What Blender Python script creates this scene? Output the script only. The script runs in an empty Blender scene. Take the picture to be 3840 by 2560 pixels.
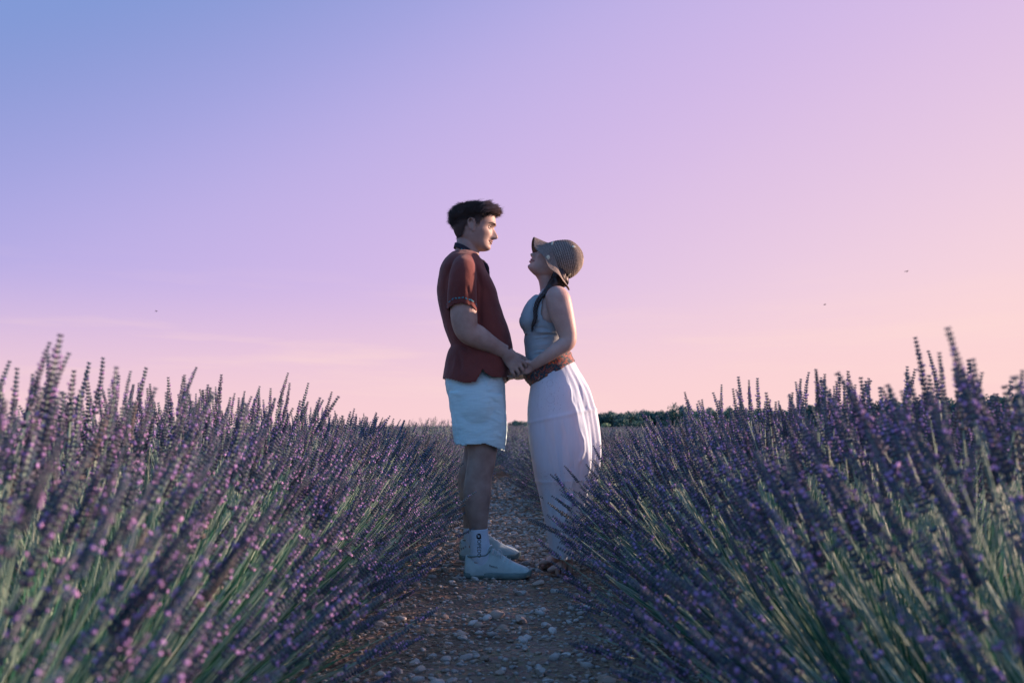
import bpy, bmesh, math, random
import numpy as np
from mathutils import Vector, Matrix, noise
random.seed(7); np.random.seed(7)
sc = bpy.context.scene
COL = sc.collection
rad = math.radians

# ------------------------------------------------------------------ camera, sky, sun, exposure
FPX = 2987.0                       # focal length in pixels of the 3840 wide photograph (28 mm)
CAMZ = 0.70
PITCH = math.atan(320 / FPX)
YAW = 0.0134
cam = bpy.data.cameras.new('camera')
cam.lens = 28.0; cam.sensor_width = 36.0; cam.clip_start = 0.05; cam.clip_end = 3000
cam.dof.use_dof = True; cam.dof.focus_distance = 3.85; cam.dof.aperture_fstop = 3.8
camo = bpy.data.objects.new('camera', cam); COL.objects.link(camo)
camo.location = (0, 0, CAMZ); camo.rotation_euler = (math.pi/2 + PITCH, 0, -YAW)
sc.camera = camo

def W(px, py, Y):
    """point of the place at depth Y that stands at pixel (px, py) of the photograph: a measuring aid"""
    u = px - 1920.0; v = 1280.0 - py
    f = FPX*math.cos(PITCH) - v*math.sin(PITCH); up = FPX*math.sin(PITCH) + v*math.cos(PITCH)
    x = u*math.cos(YAW) + f*math.sin(YAW); y = -u*math.sin(YAW) + f*math.cos(YAW)
    t = Y / y
    return Vector((x*t, Y, CAMZ + up*t))

SUN_AZ, SUN_EL = rad(73), rad(18)          # azimuth measured from the view direction (+y) towards +x
sun_dir = Vector((math.sin(SUN_AZ)*math.cos(SUN_EL), math.cos(SUN_AZ)*math.cos(SUN_EL), math.sin(SUN_EL)))
sl = bpy.data.lights.new('sun', 'SUN'); sl.energy = 5.0; sl.angle = rad(0.8); sl.color = (1.0, 0.60, 0.46)
so = bpy.data.objects.new('sun', sl); COL.objects.link(so)
so.rotation_euler = sun_dir.to_track_quat('Z', 'Y').to_euler(); so.location = (30, 10, 12)

def lin(c):
    return tuple(((v/255.0)/12.92 if v/255.0 <= 0.04045 else ((v/255.0+0.055)/1.055)**2.4) for v in c)

world = bpy.data.worlds.new('World'); sc.world = world; world.use_nodes = True
nt = world.node_tree; nt.nodes.clear(); N = nt.nodes; L = nt.links
out = N.new('ShaderNodeOutputWorld'); bg = N.new('ShaderNodeBackground'); L.new(bg.outputs[0], out.inputs[0])
geo = N.new('ShaderNodeTexCoord'); sep = N.new('ShaderNodeSeparateXYZ'); L.new(geo.outputs['Generated'], sep.inputs[0])
def mth(nt, op, a, b=None, c=None, clamp=False):
    n = nt.nodes.new('ShaderNodeMath'); n.operation = op; n.use_clamp = clamp
    for i, v in enumerate((a, b, c)):
        if v is None: continue
        if hasattr(v, 'default_value') or hasattr(v, 'is_linked'): nt.links.new(v, n.inputs[i])
        else: n.inputs[i].default_value = v
    return n.outputs[0]
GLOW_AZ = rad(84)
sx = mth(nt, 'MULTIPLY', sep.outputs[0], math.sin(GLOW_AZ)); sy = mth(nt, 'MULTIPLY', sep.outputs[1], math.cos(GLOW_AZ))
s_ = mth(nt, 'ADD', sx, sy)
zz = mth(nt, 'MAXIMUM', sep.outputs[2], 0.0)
away = mth(nt, 'MAXIMUM', mth(nt, 'MULTIPLY', sep.outputs[1], -1.0), 0.0)   # unseen sky behind the camera, made bluer to fill the shaded sides
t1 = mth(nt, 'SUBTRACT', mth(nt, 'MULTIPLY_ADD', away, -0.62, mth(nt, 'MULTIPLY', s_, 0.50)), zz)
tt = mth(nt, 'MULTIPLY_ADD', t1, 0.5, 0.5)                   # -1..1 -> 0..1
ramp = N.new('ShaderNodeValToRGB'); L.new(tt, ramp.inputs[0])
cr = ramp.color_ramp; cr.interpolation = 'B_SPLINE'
SKY = [(-1.00, (112, 164, 230)), (-0.80, (116, 158, 222)), (-0.61, (126, 150, 210)), (-0.48, (165, 165, 225)), (-0.37, (191, 177, 230)), (-0.24, (208, 184, 231)),  # first stops lie out of view, brightened as added blue fill
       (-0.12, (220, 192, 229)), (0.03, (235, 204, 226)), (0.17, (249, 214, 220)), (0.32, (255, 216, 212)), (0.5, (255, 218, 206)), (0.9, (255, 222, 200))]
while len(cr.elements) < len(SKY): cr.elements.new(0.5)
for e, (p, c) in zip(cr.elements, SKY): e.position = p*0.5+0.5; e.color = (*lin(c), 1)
# pink band along the horizon
hz = N.new('ShaderNodeValToRGB'); L.new(zz, hz.inputs[0])
hz.color_ramp.elements[0].position = 0.0; hz.color_ramp.elements[0].color = (1, 1, 1, 1)
hz.color_ramp.elements[1].position = 0.19; hz.color_ramp.elements[1].color = (0, 0, 0, 1)
hz.color_ramp.interpolation = 'EASE'
mix = N.new('ShaderNodeMix'); mix.data_type = 'RGBA'
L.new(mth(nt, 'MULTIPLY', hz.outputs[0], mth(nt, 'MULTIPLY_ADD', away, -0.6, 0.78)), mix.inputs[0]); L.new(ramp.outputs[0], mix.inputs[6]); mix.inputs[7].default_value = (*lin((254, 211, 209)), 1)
# thin cirrus streaks low in the sky
mp = N.new('ShaderNodeMapping'); L.new(geo.outputs['Generated'], mp.inputs[0]); mp.inputs['Scale'].default_value = (1.6, 1.6, 17.0); mp.inputs['Rotation'].default_value = (0, rad(4), 0)
nz = N.new('ShaderNodeTexNoise'); L.new(mp.outputs[0], nz.inputs['Vector']); nz.inputs['Scale'].default_value = 1.9; nz.inputs['Detail'].default_value = 5; nz.inputs['Roughness'].default_value = 0.55
cm = N.new('ShaderNodeMapRange'); L.new(nz.outputs[0], cm.inputs[0]); cm.inputs[1].default_value = 0.50; cm.inputs[2].default_value = 0.76
lowm = N.new('ShaderNodeMapRange'); L.new(zz, lowm.inputs[0]); lowm.inputs[1].default_value = 0.20; lowm.inputs[2].default_value = 0.09
mix2 = N.new('ShaderNodeMix'); mix2.data_type = 'RGBA'
L.new(mth(nt, 'MULTIPLY', mth(nt, 'MULTIPLY', cm.outputs[0], lowm.outputs[0]), 0.55), mix2.inputs[0])
L.new(mix.outputs[2], mix2.inputs[6]); mix2.inputs[7].default_value = (*lin((255, 220, 214)), 1)
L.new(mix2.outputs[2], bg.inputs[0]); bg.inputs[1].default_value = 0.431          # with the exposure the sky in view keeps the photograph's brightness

sc.view_settings.view_transform = 'Standard'; sc.view_settings.look = 'None'
sc.view_settings.exposure = 1.22; sc.view_settings.gamma = 1.0; sc.view_settings.use_curve_mapping = False
sc.render.engine = 'CYCLES'
sc.cycles.max_bounces = 5; sc.cycles.diffuse_bounces = 2; sc.cycles.glossy_bounces = 2; sc.cycles.transmission_bounces = 3
sc.cycles.transparent_max_bounces = 6; sc.cycles.caustics_reflective = False; sc.cycles.caustics_refractive = False

# ------------------------------------------------------------------ materials
def material(name, col, rough=0.8, col2=None, scale=20.0, detail=3.0, bump=0.0, bscale=200.0, spec=0.3, rnd=0.0, trans=0.0, tcol=None,
             sss=0.0, stretch=(1, 1, 1), sheen=0.0, contrast=(0.35, 0.65)):
    m = bpy.data.materials.new(name); m.use_nodes = True
    t = m.node_tree; b = t.nodes['Principled BSDF']
    b.inputs['Roughness'].default_value = rough; b.inputs['Specular IOR Level'].default_value = spec
    tc = t.nodes.new('ShaderNodeTexCoord'); mpp = t.nodes.new('ShaderNodeMapping'); t.links.new(tc.outputs['Object'], mpp.inputs[0]); mpp.inputs['Scale'].default_value = stretch
    csock = None
    if col2 is not None:
        n = t.nodes.new('ShaderNodeTexNoise'); n.inputs['Scale'].default_value = scale; n.inputs['Detail'].default_value = detail
        t.links.new(mpp.outputs[0], n.inputs['Vector'])
        r = t.nodes.new('ShaderNodeMapRange'); t.links.new(n.outputs[0], r.inputs[0]); r.inputs[1].default_value = contrast[0]; r.inputs[2].default_value = contrast[1]
        mx = t.nodes.new('ShaderNodeMix'); mx.data_type = 'RGBA'; t.links.new(r.outputs[0], mx.inputs[0])
        mx.inputs[6].default_value = (*col, 1); mx.inputs[7].default_value = (*col2, 1); csock = mx.outputs[2]
    if rnd > 0:
        oi = t.nodes.new('ShaderNodeObjectInfo'); hs = t.nodes.new('ShaderNodeHueSaturation')
        r = t.nodes.new('ShaderNodeMapRange'); t.links.new(oi.outputs['Random'], r.inputs[0]); r.inputs[3].default_value = 1-rnd; r.inputs[4].default_value = 1+rnd
        t.links.new(r.outputs[0], hs.inputs['Value'])
        r2 = t.nodes.new('ShaderNodeMapRange'); t.links.new(oi.outputs['Random'], r2.inputs[0]); r2.inputs[3].default_value = 0.5+rnd*0.05; r2.inputs[4].default_value = 0.5-rnd*0.05
        t.links.new(r2.outputs[0], hs.inputs['Hue'])
        if csock: t.links.new(csock, hs.inputs['Color'])
        else: hs.inputs['Color'].default_value = (*col, 1)
        csock = hs.outputs[0]
    if csock: t.links.new(csock, b.inputs['Base Color'])
    else: b.inputs['Base Color'].default_value = (*col, 1)
    if bump > 0:
        n = t.nodes.new('ShaderNodeTexNoise'); n.inputs['Scale'].default_value = bscale; n.inputs['Detail'].default_value = 2
        t.links.new(mpp.outputs[0], n.inputs['Vector'])
        bp = t.nodes.new('ShaderNodeBump'); bp.inputs['Strength'].default_value = bump; bp.inputs['Distance'].default_value = 0.002
        t.links.new(n.outputs[0], bp.inputs['Height']); t.links.new(bp.outputs[0], b.inputs['Normal'])
    if sss > 0:
        b.inputs['Subsurface Weight'].default_value = sss; b.inputs['Subsurface Radius'].default_value = (0.012, 0.005, 0.003); b.inputs['Subsurface Scale'].default_value = 1.0
    if sheen > 0: b.inputs['Sheen Weight'].default_value = sheen
    if trans > 0:
        tr = t.nodes.new('ShaderNodeBsdfTranslucent'); ms = t.nodes.new('ShaderNodeMixShader'); ms.inputs[0].default_value = trans
        if tcol: tr.inputs[0].default_value = (*tcol, 1)
        elif csock: t.links.new(csock, tr.inputs[0])
        else: tr.inputs[0].default_value = (*col, 1)
        o = t.nodes['Material Output']; t.links.new(b.outputs[0], ms.inputs[1]); t.links.new(tr.outputs[0], ms.inputs[2]); t.links.new(ms.outputs[0], o.inputs[0])
    return m

M = {}
M['skin_m'] = material('skin_man', (0.38, 0.30, 0.255), 0.55, (0.28, 0.21, 0.18), 18, bump=0.12, bscale=350, sss=0.12)
M['skin_w'] = material('skin_woman', (0.48, 0.36, 0.305), 0.5, (0.40, 0.28, 0.24), 18, bump=0.1, bscale=350, sss=0.12)
M['hair'] = material('dark_brown_hair', (0.030, 0.022, 0.019), 0.45, (0.05, 0.035, 0.027), 60, spec=0.5)
M['hairtip_sunlit'] = material('sunlit_brown_hair', (0.46, 0.36, 0.30), 0.45, (0.24, 0.18, 0.15), 60, spec=0.5, trans=0.25)  # front strands: sunlight on the dark hair put into a paler colour
M['fade'] = material('clipped_hair', (0.028, 0.024, 0.024), 0.7, (0.065, 0.05, 0.045), 260)
M['black_hair'] = material('black_hair', (0.012, 0.012, 0.014), 0.4, (0.03, 0.026, 0.026), 90, spec=0.5, stretch=(1, 1, 0.3))
M['shirt'] = material('rust_cotton', (0.15, 0.042, 0.034), 0.9, (0.115, 0.032, 0.028), 9, bump=0.35, bscale=900, sheen=0.15)
M['trim'] = material('dark_embroidered_trim', (0.014, 0.016, 0.022), 0.8, (0.03, 0.025, 0.04), 90, bump=0.4, bscale=300)
M['trim_teal'] = material('teal_thread', (0.03, 0.33, 0.38), 0.6, (0.02, 0.2, 0.30), 120)
M['trim_white'] = material('white_thread', (0.6, 0.66, 0.66), 0.6)
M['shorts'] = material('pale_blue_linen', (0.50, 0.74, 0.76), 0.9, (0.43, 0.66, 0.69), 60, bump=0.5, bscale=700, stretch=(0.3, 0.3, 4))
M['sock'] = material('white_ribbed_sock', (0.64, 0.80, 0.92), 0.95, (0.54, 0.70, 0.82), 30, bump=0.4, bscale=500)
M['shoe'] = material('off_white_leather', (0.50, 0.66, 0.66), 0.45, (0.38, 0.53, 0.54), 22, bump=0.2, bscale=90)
M['sole'] = material('pale_rubber_sole', (0.19, 0.29, 0.29), 0.7, (0.13, 0.20, 0.20), 25, bump=0.3, bscale=120)
M['lace'] = material('white_lace', (0.7, 0.72, 0.72), 0.9)
M['ink'] = material('black_print', (0.012, 0.012, 0.018), 0.8)
M['top'] = material('grey_blue_jersey', (0.33, 0.41, 0.44), 0.7, (0.28, 0.355, 0.39), 8, bump=0.2, bscale=600)
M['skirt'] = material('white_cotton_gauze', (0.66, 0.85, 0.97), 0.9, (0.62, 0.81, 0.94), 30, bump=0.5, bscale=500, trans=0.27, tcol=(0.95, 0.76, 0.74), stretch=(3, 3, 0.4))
M['sash'] = None
M['straw'] = None
M['eyelet'] = material('eyelet_shadow', (0.10, 0.10, 0.16), 0.9)
M['sequin'] = material('pale_shell_disc', (0.62, 0.62, 0.42), 0.35, (0.5, 0.55, 0.42), 60, spec=0.5)
M['eye_white'] = material('eye_white', (0.42, 0.40, 0.39), 0.3, spec=0.3)
M['iris'] = material('brown_iris', (0.05, 0.025, 0.015), 0.15, spec=0.6)
M['lip_m'] = material('lips_man', (0.33, 0.20, 0.17), 0.5)
M['lip'] = material('lips_woman', (0.40, 0.19, 0.18), 0.4)
M['sandal'] = material('tan_leather_sandal', (0.32, 0.20, 0.15), 0.6, (0.24, 0.14, 0.10), 40)
# lavender
M['calyx'] = material('lavender_calyx', (0.050, 0.115, 0.165), 0.75, (0.20, 0.19, 0.26), 55, rnd=0.25, trans=0.18, spec=0.2)
M['corolla'] = material('lavender_flower', (0.40, 0.30, 0.66), 0.7, (0.60, 0.40, 0.70), 60, rnd=0.2, trans=0.25, spec=0.2)
M['stem'] = material('lavender_stem', (0.18, 0.37, 0.29), 0.6, (0.40, 0.52, 0.42), 12, rnd=0.2, trans=0.15, spec=0.3)
M['blade'] = material('lavender_leaf', (0.022, 0.12, 0.085), 0.6, (0.06, 0.22, 0.14), 9, rnd=0.2, trans=0.25, spec=0.3)
M['dryhead'] = material('faded_lavender_head', (0.13, 0.125, 0.14), 0.85, (0.20, 0.185, 0.18), 60, rnd=0.2, spec=0.2)
M['soil'] = None
M['stone'] = material('limestone', (0.54, 0.55, 0.53), 0.85, (0.34, 0.35, 0.34), 40, bump=0.6, bscale=120, rnd=0.3)
M['stone_b'] = material('brown_stone', (0.46, 0.39, 0.33), 0.9, (0.32, 0.27, 0.23), 40, bump=0.6, bscale=120, rnd=0.3)
M['dry'] = material('dry_straw', (0.52, 0.43, 0.33), 0.8, (0.34, 0.27, 0.20), 20, rnd=0.2)
M['leaf_dark'] = material('oak_leaf', (0.040, 0.13, 0.125), 0.6, (0.07, 0.18, 0.15), 0.6, rnd=0.3, trans=0.2)
M['leaf_pale'] = material('olive_leaf', (0.14, 0.30, 0.20), 0.6, (0.24, 0.36, 0.22), 0.8, rnd=0.25, trans=0.2)
M['bark'] = material('bark', (0.10, 0.075, 0.055), 0.9, (0.06, 0.045, 0.035), 6)
M['bird'] = material('dark_feathers', (0.06, 0.04, 0.07), 0.8)

def mat_straw():
    m = bpy.data.materials.new('crochet_straw'); m.use_nodes = True; t = m.node_tree; b = t.nodes['Principled BSDF']
    b.inputs['Roughness'].default_value = 0.85
    uv = t.nodes.new('ShaderNodeUVMap'); uv.uv_map = 'uv'
    mp = t.nodes.new('ShaderNodeMapping'); t.links.new(uv.outputs[0], mp.inputs[0])
    v = t.nodes.new('ShaderNodeTexBrick'); t.links.new(mp.outputs[0], v.inputs[0]); v.inputs['Scale'].default_value = 1.0
    v.inputs['Brick Width'].default_value = 1.0; v.inputs['Row Height'].default_value = 1.0; v.inputs['Mortar Size'].default_value = 0.16; v.inputs['Mortar Smooth'].default_value = 0.8
    v.inputs['Color1'].default_value = (0.46, 0.43, 0.38, 1); v.inputs['Color2'].default_value = (0.34, 0.32, 0.29, 1); v.inputs['Mortar'].default_value = (0.07, 0.062, 0.06, 1)
    t.links.new(v.outputs[0], b.inputs['Base Color'])
    bp = t.nodes.new('ShaderNodeBump'); bp.invert = True; bp.inputs['Strength'].default_value = 0.9; bp.inputs['Distance'].default_value = 0.004
    t.links.new(v.outputs['Fac'], bp.inputs['Height']); t.links.new(bp.outputs[0], b.inputs['Normal'])
    tr = t.nodes.new('ShaderNodeBsdfTranslucent'); t.links.new(v.outputs[0], tr.inputs[0]); ms = t.nodes.new('ShaderNodeMixShader'); ms.inputs[0].default_value = 0.2
    t.links.new(b.outputs[0], ms.inputs[1]); t.links.new(tr.outputs[0], ms.inputs[2]); t.links.new(ms.outputs[0], t.nodes['Material Output'].inputs[0])
    return m
M['straw'] = mat_straw()

def mat_sash():
    m = bpy.data.materials.new('paisley_scarf'); m.use_nodes = True; t = m.node_tree; b = t.nodes['Principled BSDF']
    b.inputs['Roughness'].default_value = 0.8
    tc = t.nodes.new('ShaderNodeTexCoord'); n = t.nodes.new('ShaderNodeTexNoise'); n.inputs['Scale'].default_value = 38; n.inputs['Detail'].default_value = 3; n.inputs['Distortion'].default_value = 2.2
    t.links.new(tc.outputs['Object'], n.inputs['Vector'])
    r = t.nodes.new('ShaderNodeValToRGB'); r.color_ramp.interpolation = 'CONSTANT'; t.links.new(n.outputs[0], r.inputs[0])
    cols = [(0.0, (0.012, 0.03, 0.05)), (0.40, (0.02, 0.10, 0.115)), (0.44, (0.012, 0.025, 0.04)), (0.505, (0.20, 0.045, 0.03)), (0.54, (0.42, 0.17, 0.04)), (0.565, (0.28, 0.04, 0.06)), (0.605, (0.015, 0.04, 0.06)), (0.67, (0.35, 0.32, 0.26))]
    while len(r.color_ramp.elements) < len(cols): r.color_ramp.elements.new(0.5)
    for e, (p, c) in zip(r.color_ramp.elements, cols): e.position = p; e.color = (*c, 1)
    t.links.new(r.outputs[0], b.inputs['Base Color'])
    return m
M['sash'] = mat_sash()

def mat_soil(name, fine=True):
    m = bpy.data.materials.new(name); m.use_nodes = True; t = m.node_tree; b = t.nodes['Principled BSDF']; b.inputs['Roughness'].default_value = 0.95; b.inputs['Specular IOR Level'].default_value = 0.1
    tc = t.nodes.new('ShaderNodeTexCoord')
    n = t.nodes.new('ShaderNodeTexNoise'); n.inputs['Scale'].default_value = 3; n.inputs['Detail'].default_value = 8; t.links.new(tc.outputs['Object'], n.inputs['Vector'])
    n2 = t.nodes.new('ShaderNodeTexVoronoi'); n2.inputs['Scale'].default_value = 55; t.links.new(tc.outputs['Object'], n2.inputs['Vector'])
    r = t.nodes.new('ShaderNodeValToRGB'); t.links.new(n.outputs[0], r.inputs[0])
    r.color_ramp.elements[0].position = 0.3; r.color_ramp.elements[0].color = (0.14, 0.108, 0.085, 1); r.color_ramp.elements[1].position = 0.7; r.color_ramp.elements[1].color = (0.33, 0.265, 0.21, 1)
    mx = t.nodes.new('ShaderNodeMix'); mx.data_type = 'RGBA'; mx.blend_type = 'MULTIPLY'; mx.inputs[0].default_value = 0.5
    t.links.new(r.outputs[0], mx.inputs[6]); t.links.new(n2.outputs['Color'], mx.inputs[7]); t.links.new(mx.outputs[2], b.inputs['Base Color'])
    hs = t.nodes.new('ShaderNodeHueSaturation'); hs.inputs['Saturation'].default_value = 0.35; t.links.new(n2.outputs['Color'], hs.inputs['Color']); t.links.new(hs.outputs[0], mx.inputs[7])
    bp = t.nodes.new('ShaderNodeBump'); bp.inputs['Strength'].default_value = 0.8; bp.inputs['Distance'].default_value = 0.012
    t.links.new(n2.outputs['Distance'], bp.inputs['Height']); t.links.new(bp.outputs[0], b.inputs['Normal'])
    return m
M['soil'] = mat_soil('stony_soil')

# ------------------------------------------------------------------ object helpers
def link(name, me, parent=None, loc=None):
    o = bpy.data.objects.new(name, me); COL.objects.link(o)
    if parent is not None: o.parent = parent
    if loc is not None: o.location = loc
    return o
def tag(o, label=None, cat=None, group=None, kind=None):
    for k, v in (('label', label), ('category', cat), ('group', group), ('kind', kind)):
        if v is not None: o[k] = v
    return o
def empty(name, loc=(0, 0, 0)):
    o = bpy.data.objects.new(name, None); COL.objects.link(o); o.location = loc; return o

class MB:
    """collects vertices and faces, with a material index and uv for each face"""
    def __init__(s): s.v = []; s.f = []; s.m = []; s.uv = []; s.n = 0
    def add(s, V, F, mi=0):
        V = np.asarray(V, float); o = s.n
        s.v.append(V); s.n += len(V)
        s.f.extend([tuple(i+o for i in f) for f in F])
        s.m.extend([mi]*len(F) if np.isscalar(mi) else list(mi))
        return o
    def mesh(s, name, mats, smooth=True):
        me = bpy.data.meshes.new(name)
        V = np.concatenate(s.v) if s.v else np.zeros((0, 3))
        me.from_pydata(V.tolist(), [], s.f)
        for m in mats: me.materials.append(m)
        me.polygons.foreach_set('material_index', s.m)
        me.polygons.foreach_set('use_smooth', [smooth]*len(s.f))
        me.update(); return me

def tube(pts, radii, n=8, caps=True, flat=1.0, up=(0, 1, 0)):
    """closed tube along points; radii are numbers or (a, b) pairs"""
    P = [Vector(p) for p in pts]; V = []; F = []
    k = len(P); ref = Vector(up)
    for i in range(k):
        t = (P[min(i+1, k-1)] - P[max(i-1, 0)]).normalized()
        a = ref - t*ref.dot(t)
        if a.length < 1e-4: a = Vector((1, 0, 0)) - t*t.x
        a.normalize(); b = t.cross(a)
        r = radii[i] if hasattr(radii, '__len__') else radii
        ra, rb = (r if hasattr(r, '__len__') else (r, r))
        for j in range(n):
            th = 2*math.pi*j/n
            V.append(P[i] + a*(ra*math.cos(th)) + b*(rb*math.sin(th)))
    for i in range(k-1):
        for j in range(n):
            F.append((i*n+j, i*n+(j+1) % n, (i+1)*n+(j+1) % n, (i+1)*n+j))
    if caps:
        F.append(tuple(range(n-1, -1, -1))); F.append(tuple((k-1)*n+j for j in range(n)))
    return [tuple(v) for v in V], F

def spline(pts, m):
    """Catmull-Rom through control tuples of any length"""
    P = np.asarray(pts, float); k = len(P); res = []
    for u in np.linspace(0, k-1, m):
        i = min(int(u), k-2); f = u-i
        p0 = P[max(i-1, 0)]; p1 = P[i]; p2 = P[i+1]; p3 = P[min(i+2, k-1)]
        res.append(0.5*((2*p1)+(-p0+p2)*f+(2*p0-5*p1+4*p2-p3)*f*f+(-p0+3*p1-3*p2+p3)*f**3))
    return np.array(res)

def limb(pts, m=24, n=20):
    """smooth tapering tube: rows (x, y, z, ra, rb); ra is the half width across (towards y), rb the other one"""
    S = spline(pts, m)
    V, F = tube([s[:3] for s in S], [(max(s[3], .001), max(s[4], .001)) for s in S], n)
    # rounded ends
    return V, F

def ball(c, r, n=12, m=8):
    r = r if hasattr(r, '__len__') else (r, r, r); V = [(c[0], c[1], c[2]+r[2])]; F = []
    for i in range(1, m):
        for j in range(n):
            a = math.pi*i/m; b = 2*math.pi*j/n
            V.append((c[0]+r[0]*math.sin(a)*math.cos(b), c[1]+r[1]*math.sin(a)*math.sin(b), c[2]+r[2]*math.cos(a)))
    V.append((c[0], c[1], c[2]-r[2])); e = len(V)-1
    for j in range(n):
        F.append((0, 1+j, 1+(j+1) % n)); F.append((e, 1+(m-2)*n+(j+1) % n, 1+(m-2)*n+j))
    for i in range(m-2):
        for j in range(n):
            a = 1+i*n; F.append((a+j, a+n+j, a+n+(j+1) % n, a+(j+1) % n))
    return V, F

def sections(rows, m=60, n=48, expo=2.3):
    """loft through rows (Fx, Fz, Bx, Bz, y centre, half width): front and back points of each level in the mid plane"""
    S = spline(rows, m); V = []; F = []
    for s in S:
        cx, cz = (s[0]+s[2])/2, (s[1]+s[3])/2; ux, uz = (s[2]-s[0])/2, (s[3]-s[1])/2
        for j in range(n):
            th = 2*math.pi*j/n; c, d = math.cos(th), math.sin(th)
            c2 = math.copysign(abs(c)**(2/expo), c); d2 = math.copysign(abs(d)**(2/expo), d)
            V.append((cx+ux*c2, s[4]+s[5]*d2, cz+uz*c2))
    for i in range(len(S)-1):
        for j in range(n):
            F.append((i*n+j, i*n+(j+1) % n, (i+1)*n+(j+1) % n, (i+1)*n+j))
    F.append(tuple(range(n-1, -1, -1))); F.append(tuple((len(S)-1)*n+j for j in range(n)))
    return V, F

def fuse(mb, voxel, smooth=4, factor=0.5):
    """one continuous skin out of overlapping closed shapes"""
    me = mb.mesh('tmp', []); o = bpy.data.objects.new('tmp', me); COL.objects.link(o)
    bm = bmesh.new(); bm.from_mesh(me); bmesh.ops.recalc_face_normals(bm, faces=bm.faces); bm.to_mesh(me); bm.free()
    r = o.modifiers.new('r', 'REMESH'); r.mode = 'VOXEL'; r.voxel_size = voxel
    if smooth:
        s = o.modifiers.new('s', 'SMOOTH'); s.iterations = smooth; s.factor = factor
    dg = bpy.context.evaluated_depsgraph_get(); ev = o.evaluated_get(dg)
    res = bpy.data.meshes.new_from_object(ev)
    bpy.data.objects.remove(o); bpy.data.meshes.remove(me)
    return res

def coords(me):
    a = np.empty(len(me.vertices)*3); me.vertices.foreach_get('co', a); return a.reshape(-1, 3)
def normals(me):
    a = np.empty(len(me.vertices)*3); me.vertices.foreach_get('normal', a); return a.reshape(-1, 3)
def put(me, co): me.vertices.foreach_set('co', co.ravel()); me.update()

def folds(me, lines, side=None):
    """press or raise soft folds: (p0, p1, width, height) segments, acting near the surface under them"""
    co = coords(me); no = normals(me); d = np.zeros(len(co))
    for p0, p1, w, h in lines:
        a = np.array(p0, float); b = np.array(p1, float); ab = b-a
        rel = co-a; t = np.clip((rel@ab)/(ab@ab), 0, 1); q = a+t[:, None]*ab
        dist = np.linalg.norm((co-q)*np.array([1, 0.35, 1]), axis=1)
        taper = np.sin(np.pi*np.clip(t*0.9+0.05, 0, 1))**0.6
        d += h*np.exp(-(dist/w)**2)*taper
    co = co+no*d[:, None]; put(me, co)

def ruffle(me, amp, scale, stretch=(1, 1, 1)):
    co = coords(me); no = normals(me)
    d = np.array([noise.fractal(Vector((c[0]*scale*stretch[0], c[1]*scale*stretch[1], c[2]*scale*stretch[2])), 1.0, 2.0, 3) for c in co])
    put(me, co+no*(d*amp)[:, None])

def cut(me, test):
    """open a closed garment: drops the faces whose centre passes the test"""
    bm = bmesh.new(); bm.from_mesh(me)
    bmesh.ops.delete(bm, geom=[f for f in bm.faces if test(f.calc_center_median(), f.normal)], context='FACES')
    bm.to_mesh(me); bm.free()

def finish(name, me, mats, parent, solid=0.0, offset=-1.0, smooth=True):
    me.name = name; me.materials.clear()
    for m in mats: me.materials.append(m)
    me.polygons.foreach_set('use_smooth', [smooth]*len(me.polygons))
    o = link(name, me, parent)
    if solid: s = o.modifiers.new('thickness', 'SOLIDIFY'); s.thickness = solid; s.offset = offset
    return o
# ------------------------------------------------------------------ people
from mathutils.bvhtree import BVHTree
def bvh_of(me):
    return BVHTree.FromPolygons([tuple(c) for c in coords(me)], [tuple(p.vertices) for p in me.polygons])
def on(bv, x, z, lift=0.0012):
    h = bv.ray_cast(Vector((x, 0.5, z)), Vector((0, 1, 0)))
    return (h[0]+h[1]*lift*(1 if h[1].y < 0 else -1), h[1] if h[1].y < 0 else -h[1]) if h[0] else (None, None)

def wl(px, py, Y, *r): p = W(px, py, Y); return (p.x, p.y, p.z, *r)
def sec(fx, fy, bx, by, Y, hw): a = W(fx, fy, Y); b = W(bx, by, Y); return (a.x, a.z, b.x, b.z, Y, hw)
def gauss(x, s): return np.exp(-(x/s)**2)

MAN_ROWS = [(.113, -.02, .02, .018), (.107, -.055, .052, .043), (.095, -.078, .074, .059), (.075, -.095, .093, .069), (.05, -.104, .101, .0745), (.025, -.105, .101, .0755),
            (0, -.101, .092, .0735), (-.02, -.096, .090, .071), (-.04, -.088, .087, .068), (-.06, -.072, .083, .0635), (-.08, -.045, .080, .056), (-.095, -.02, .077, .045), (-.106, .01, .069, .030), (-.111, .03, .055, .014)]
MAN_PROF = [(.113, .02), (.095, .082), (.073, .0995), (.043, .105), (.024, .1075), (.008, .0985), (-.013, .110), (-.036, .1215), (-.047, .117), (-.0515, .097), (-.059, .0925), (-.0645, .087), (-.071, .0905), (-.080, .083), (-.096, .085), (-.106, .076), (-.111, .055)]
FEM_ROWS = [(z*.95, b*.93, f*.93, w*.94) for z, b, f, w in MAN_ROWS]
FEM_ROWS = [((z if z < .03 else .03+(z-.03)*.55), b, f-max(0, z-.02)*.55, w*(1-max(0, z-.03)*3)) for z, b, f, w in FEM_ROWS]
FEM_PROF = [(z*.95, x) for z, x in [(.113, .02), (.095, .074), (.073, .092), (.043, .097), (.024, .096), (.008, .0885), (-.013, .096), (-.036, .111), (-.045, .107), (-.0515, .090), (-.058, .092), (-.0645, .086), (-.072, .0915), (-.081, .079), (-.096, .083), (-.106, .074), (-.111, .05)]]

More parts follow.
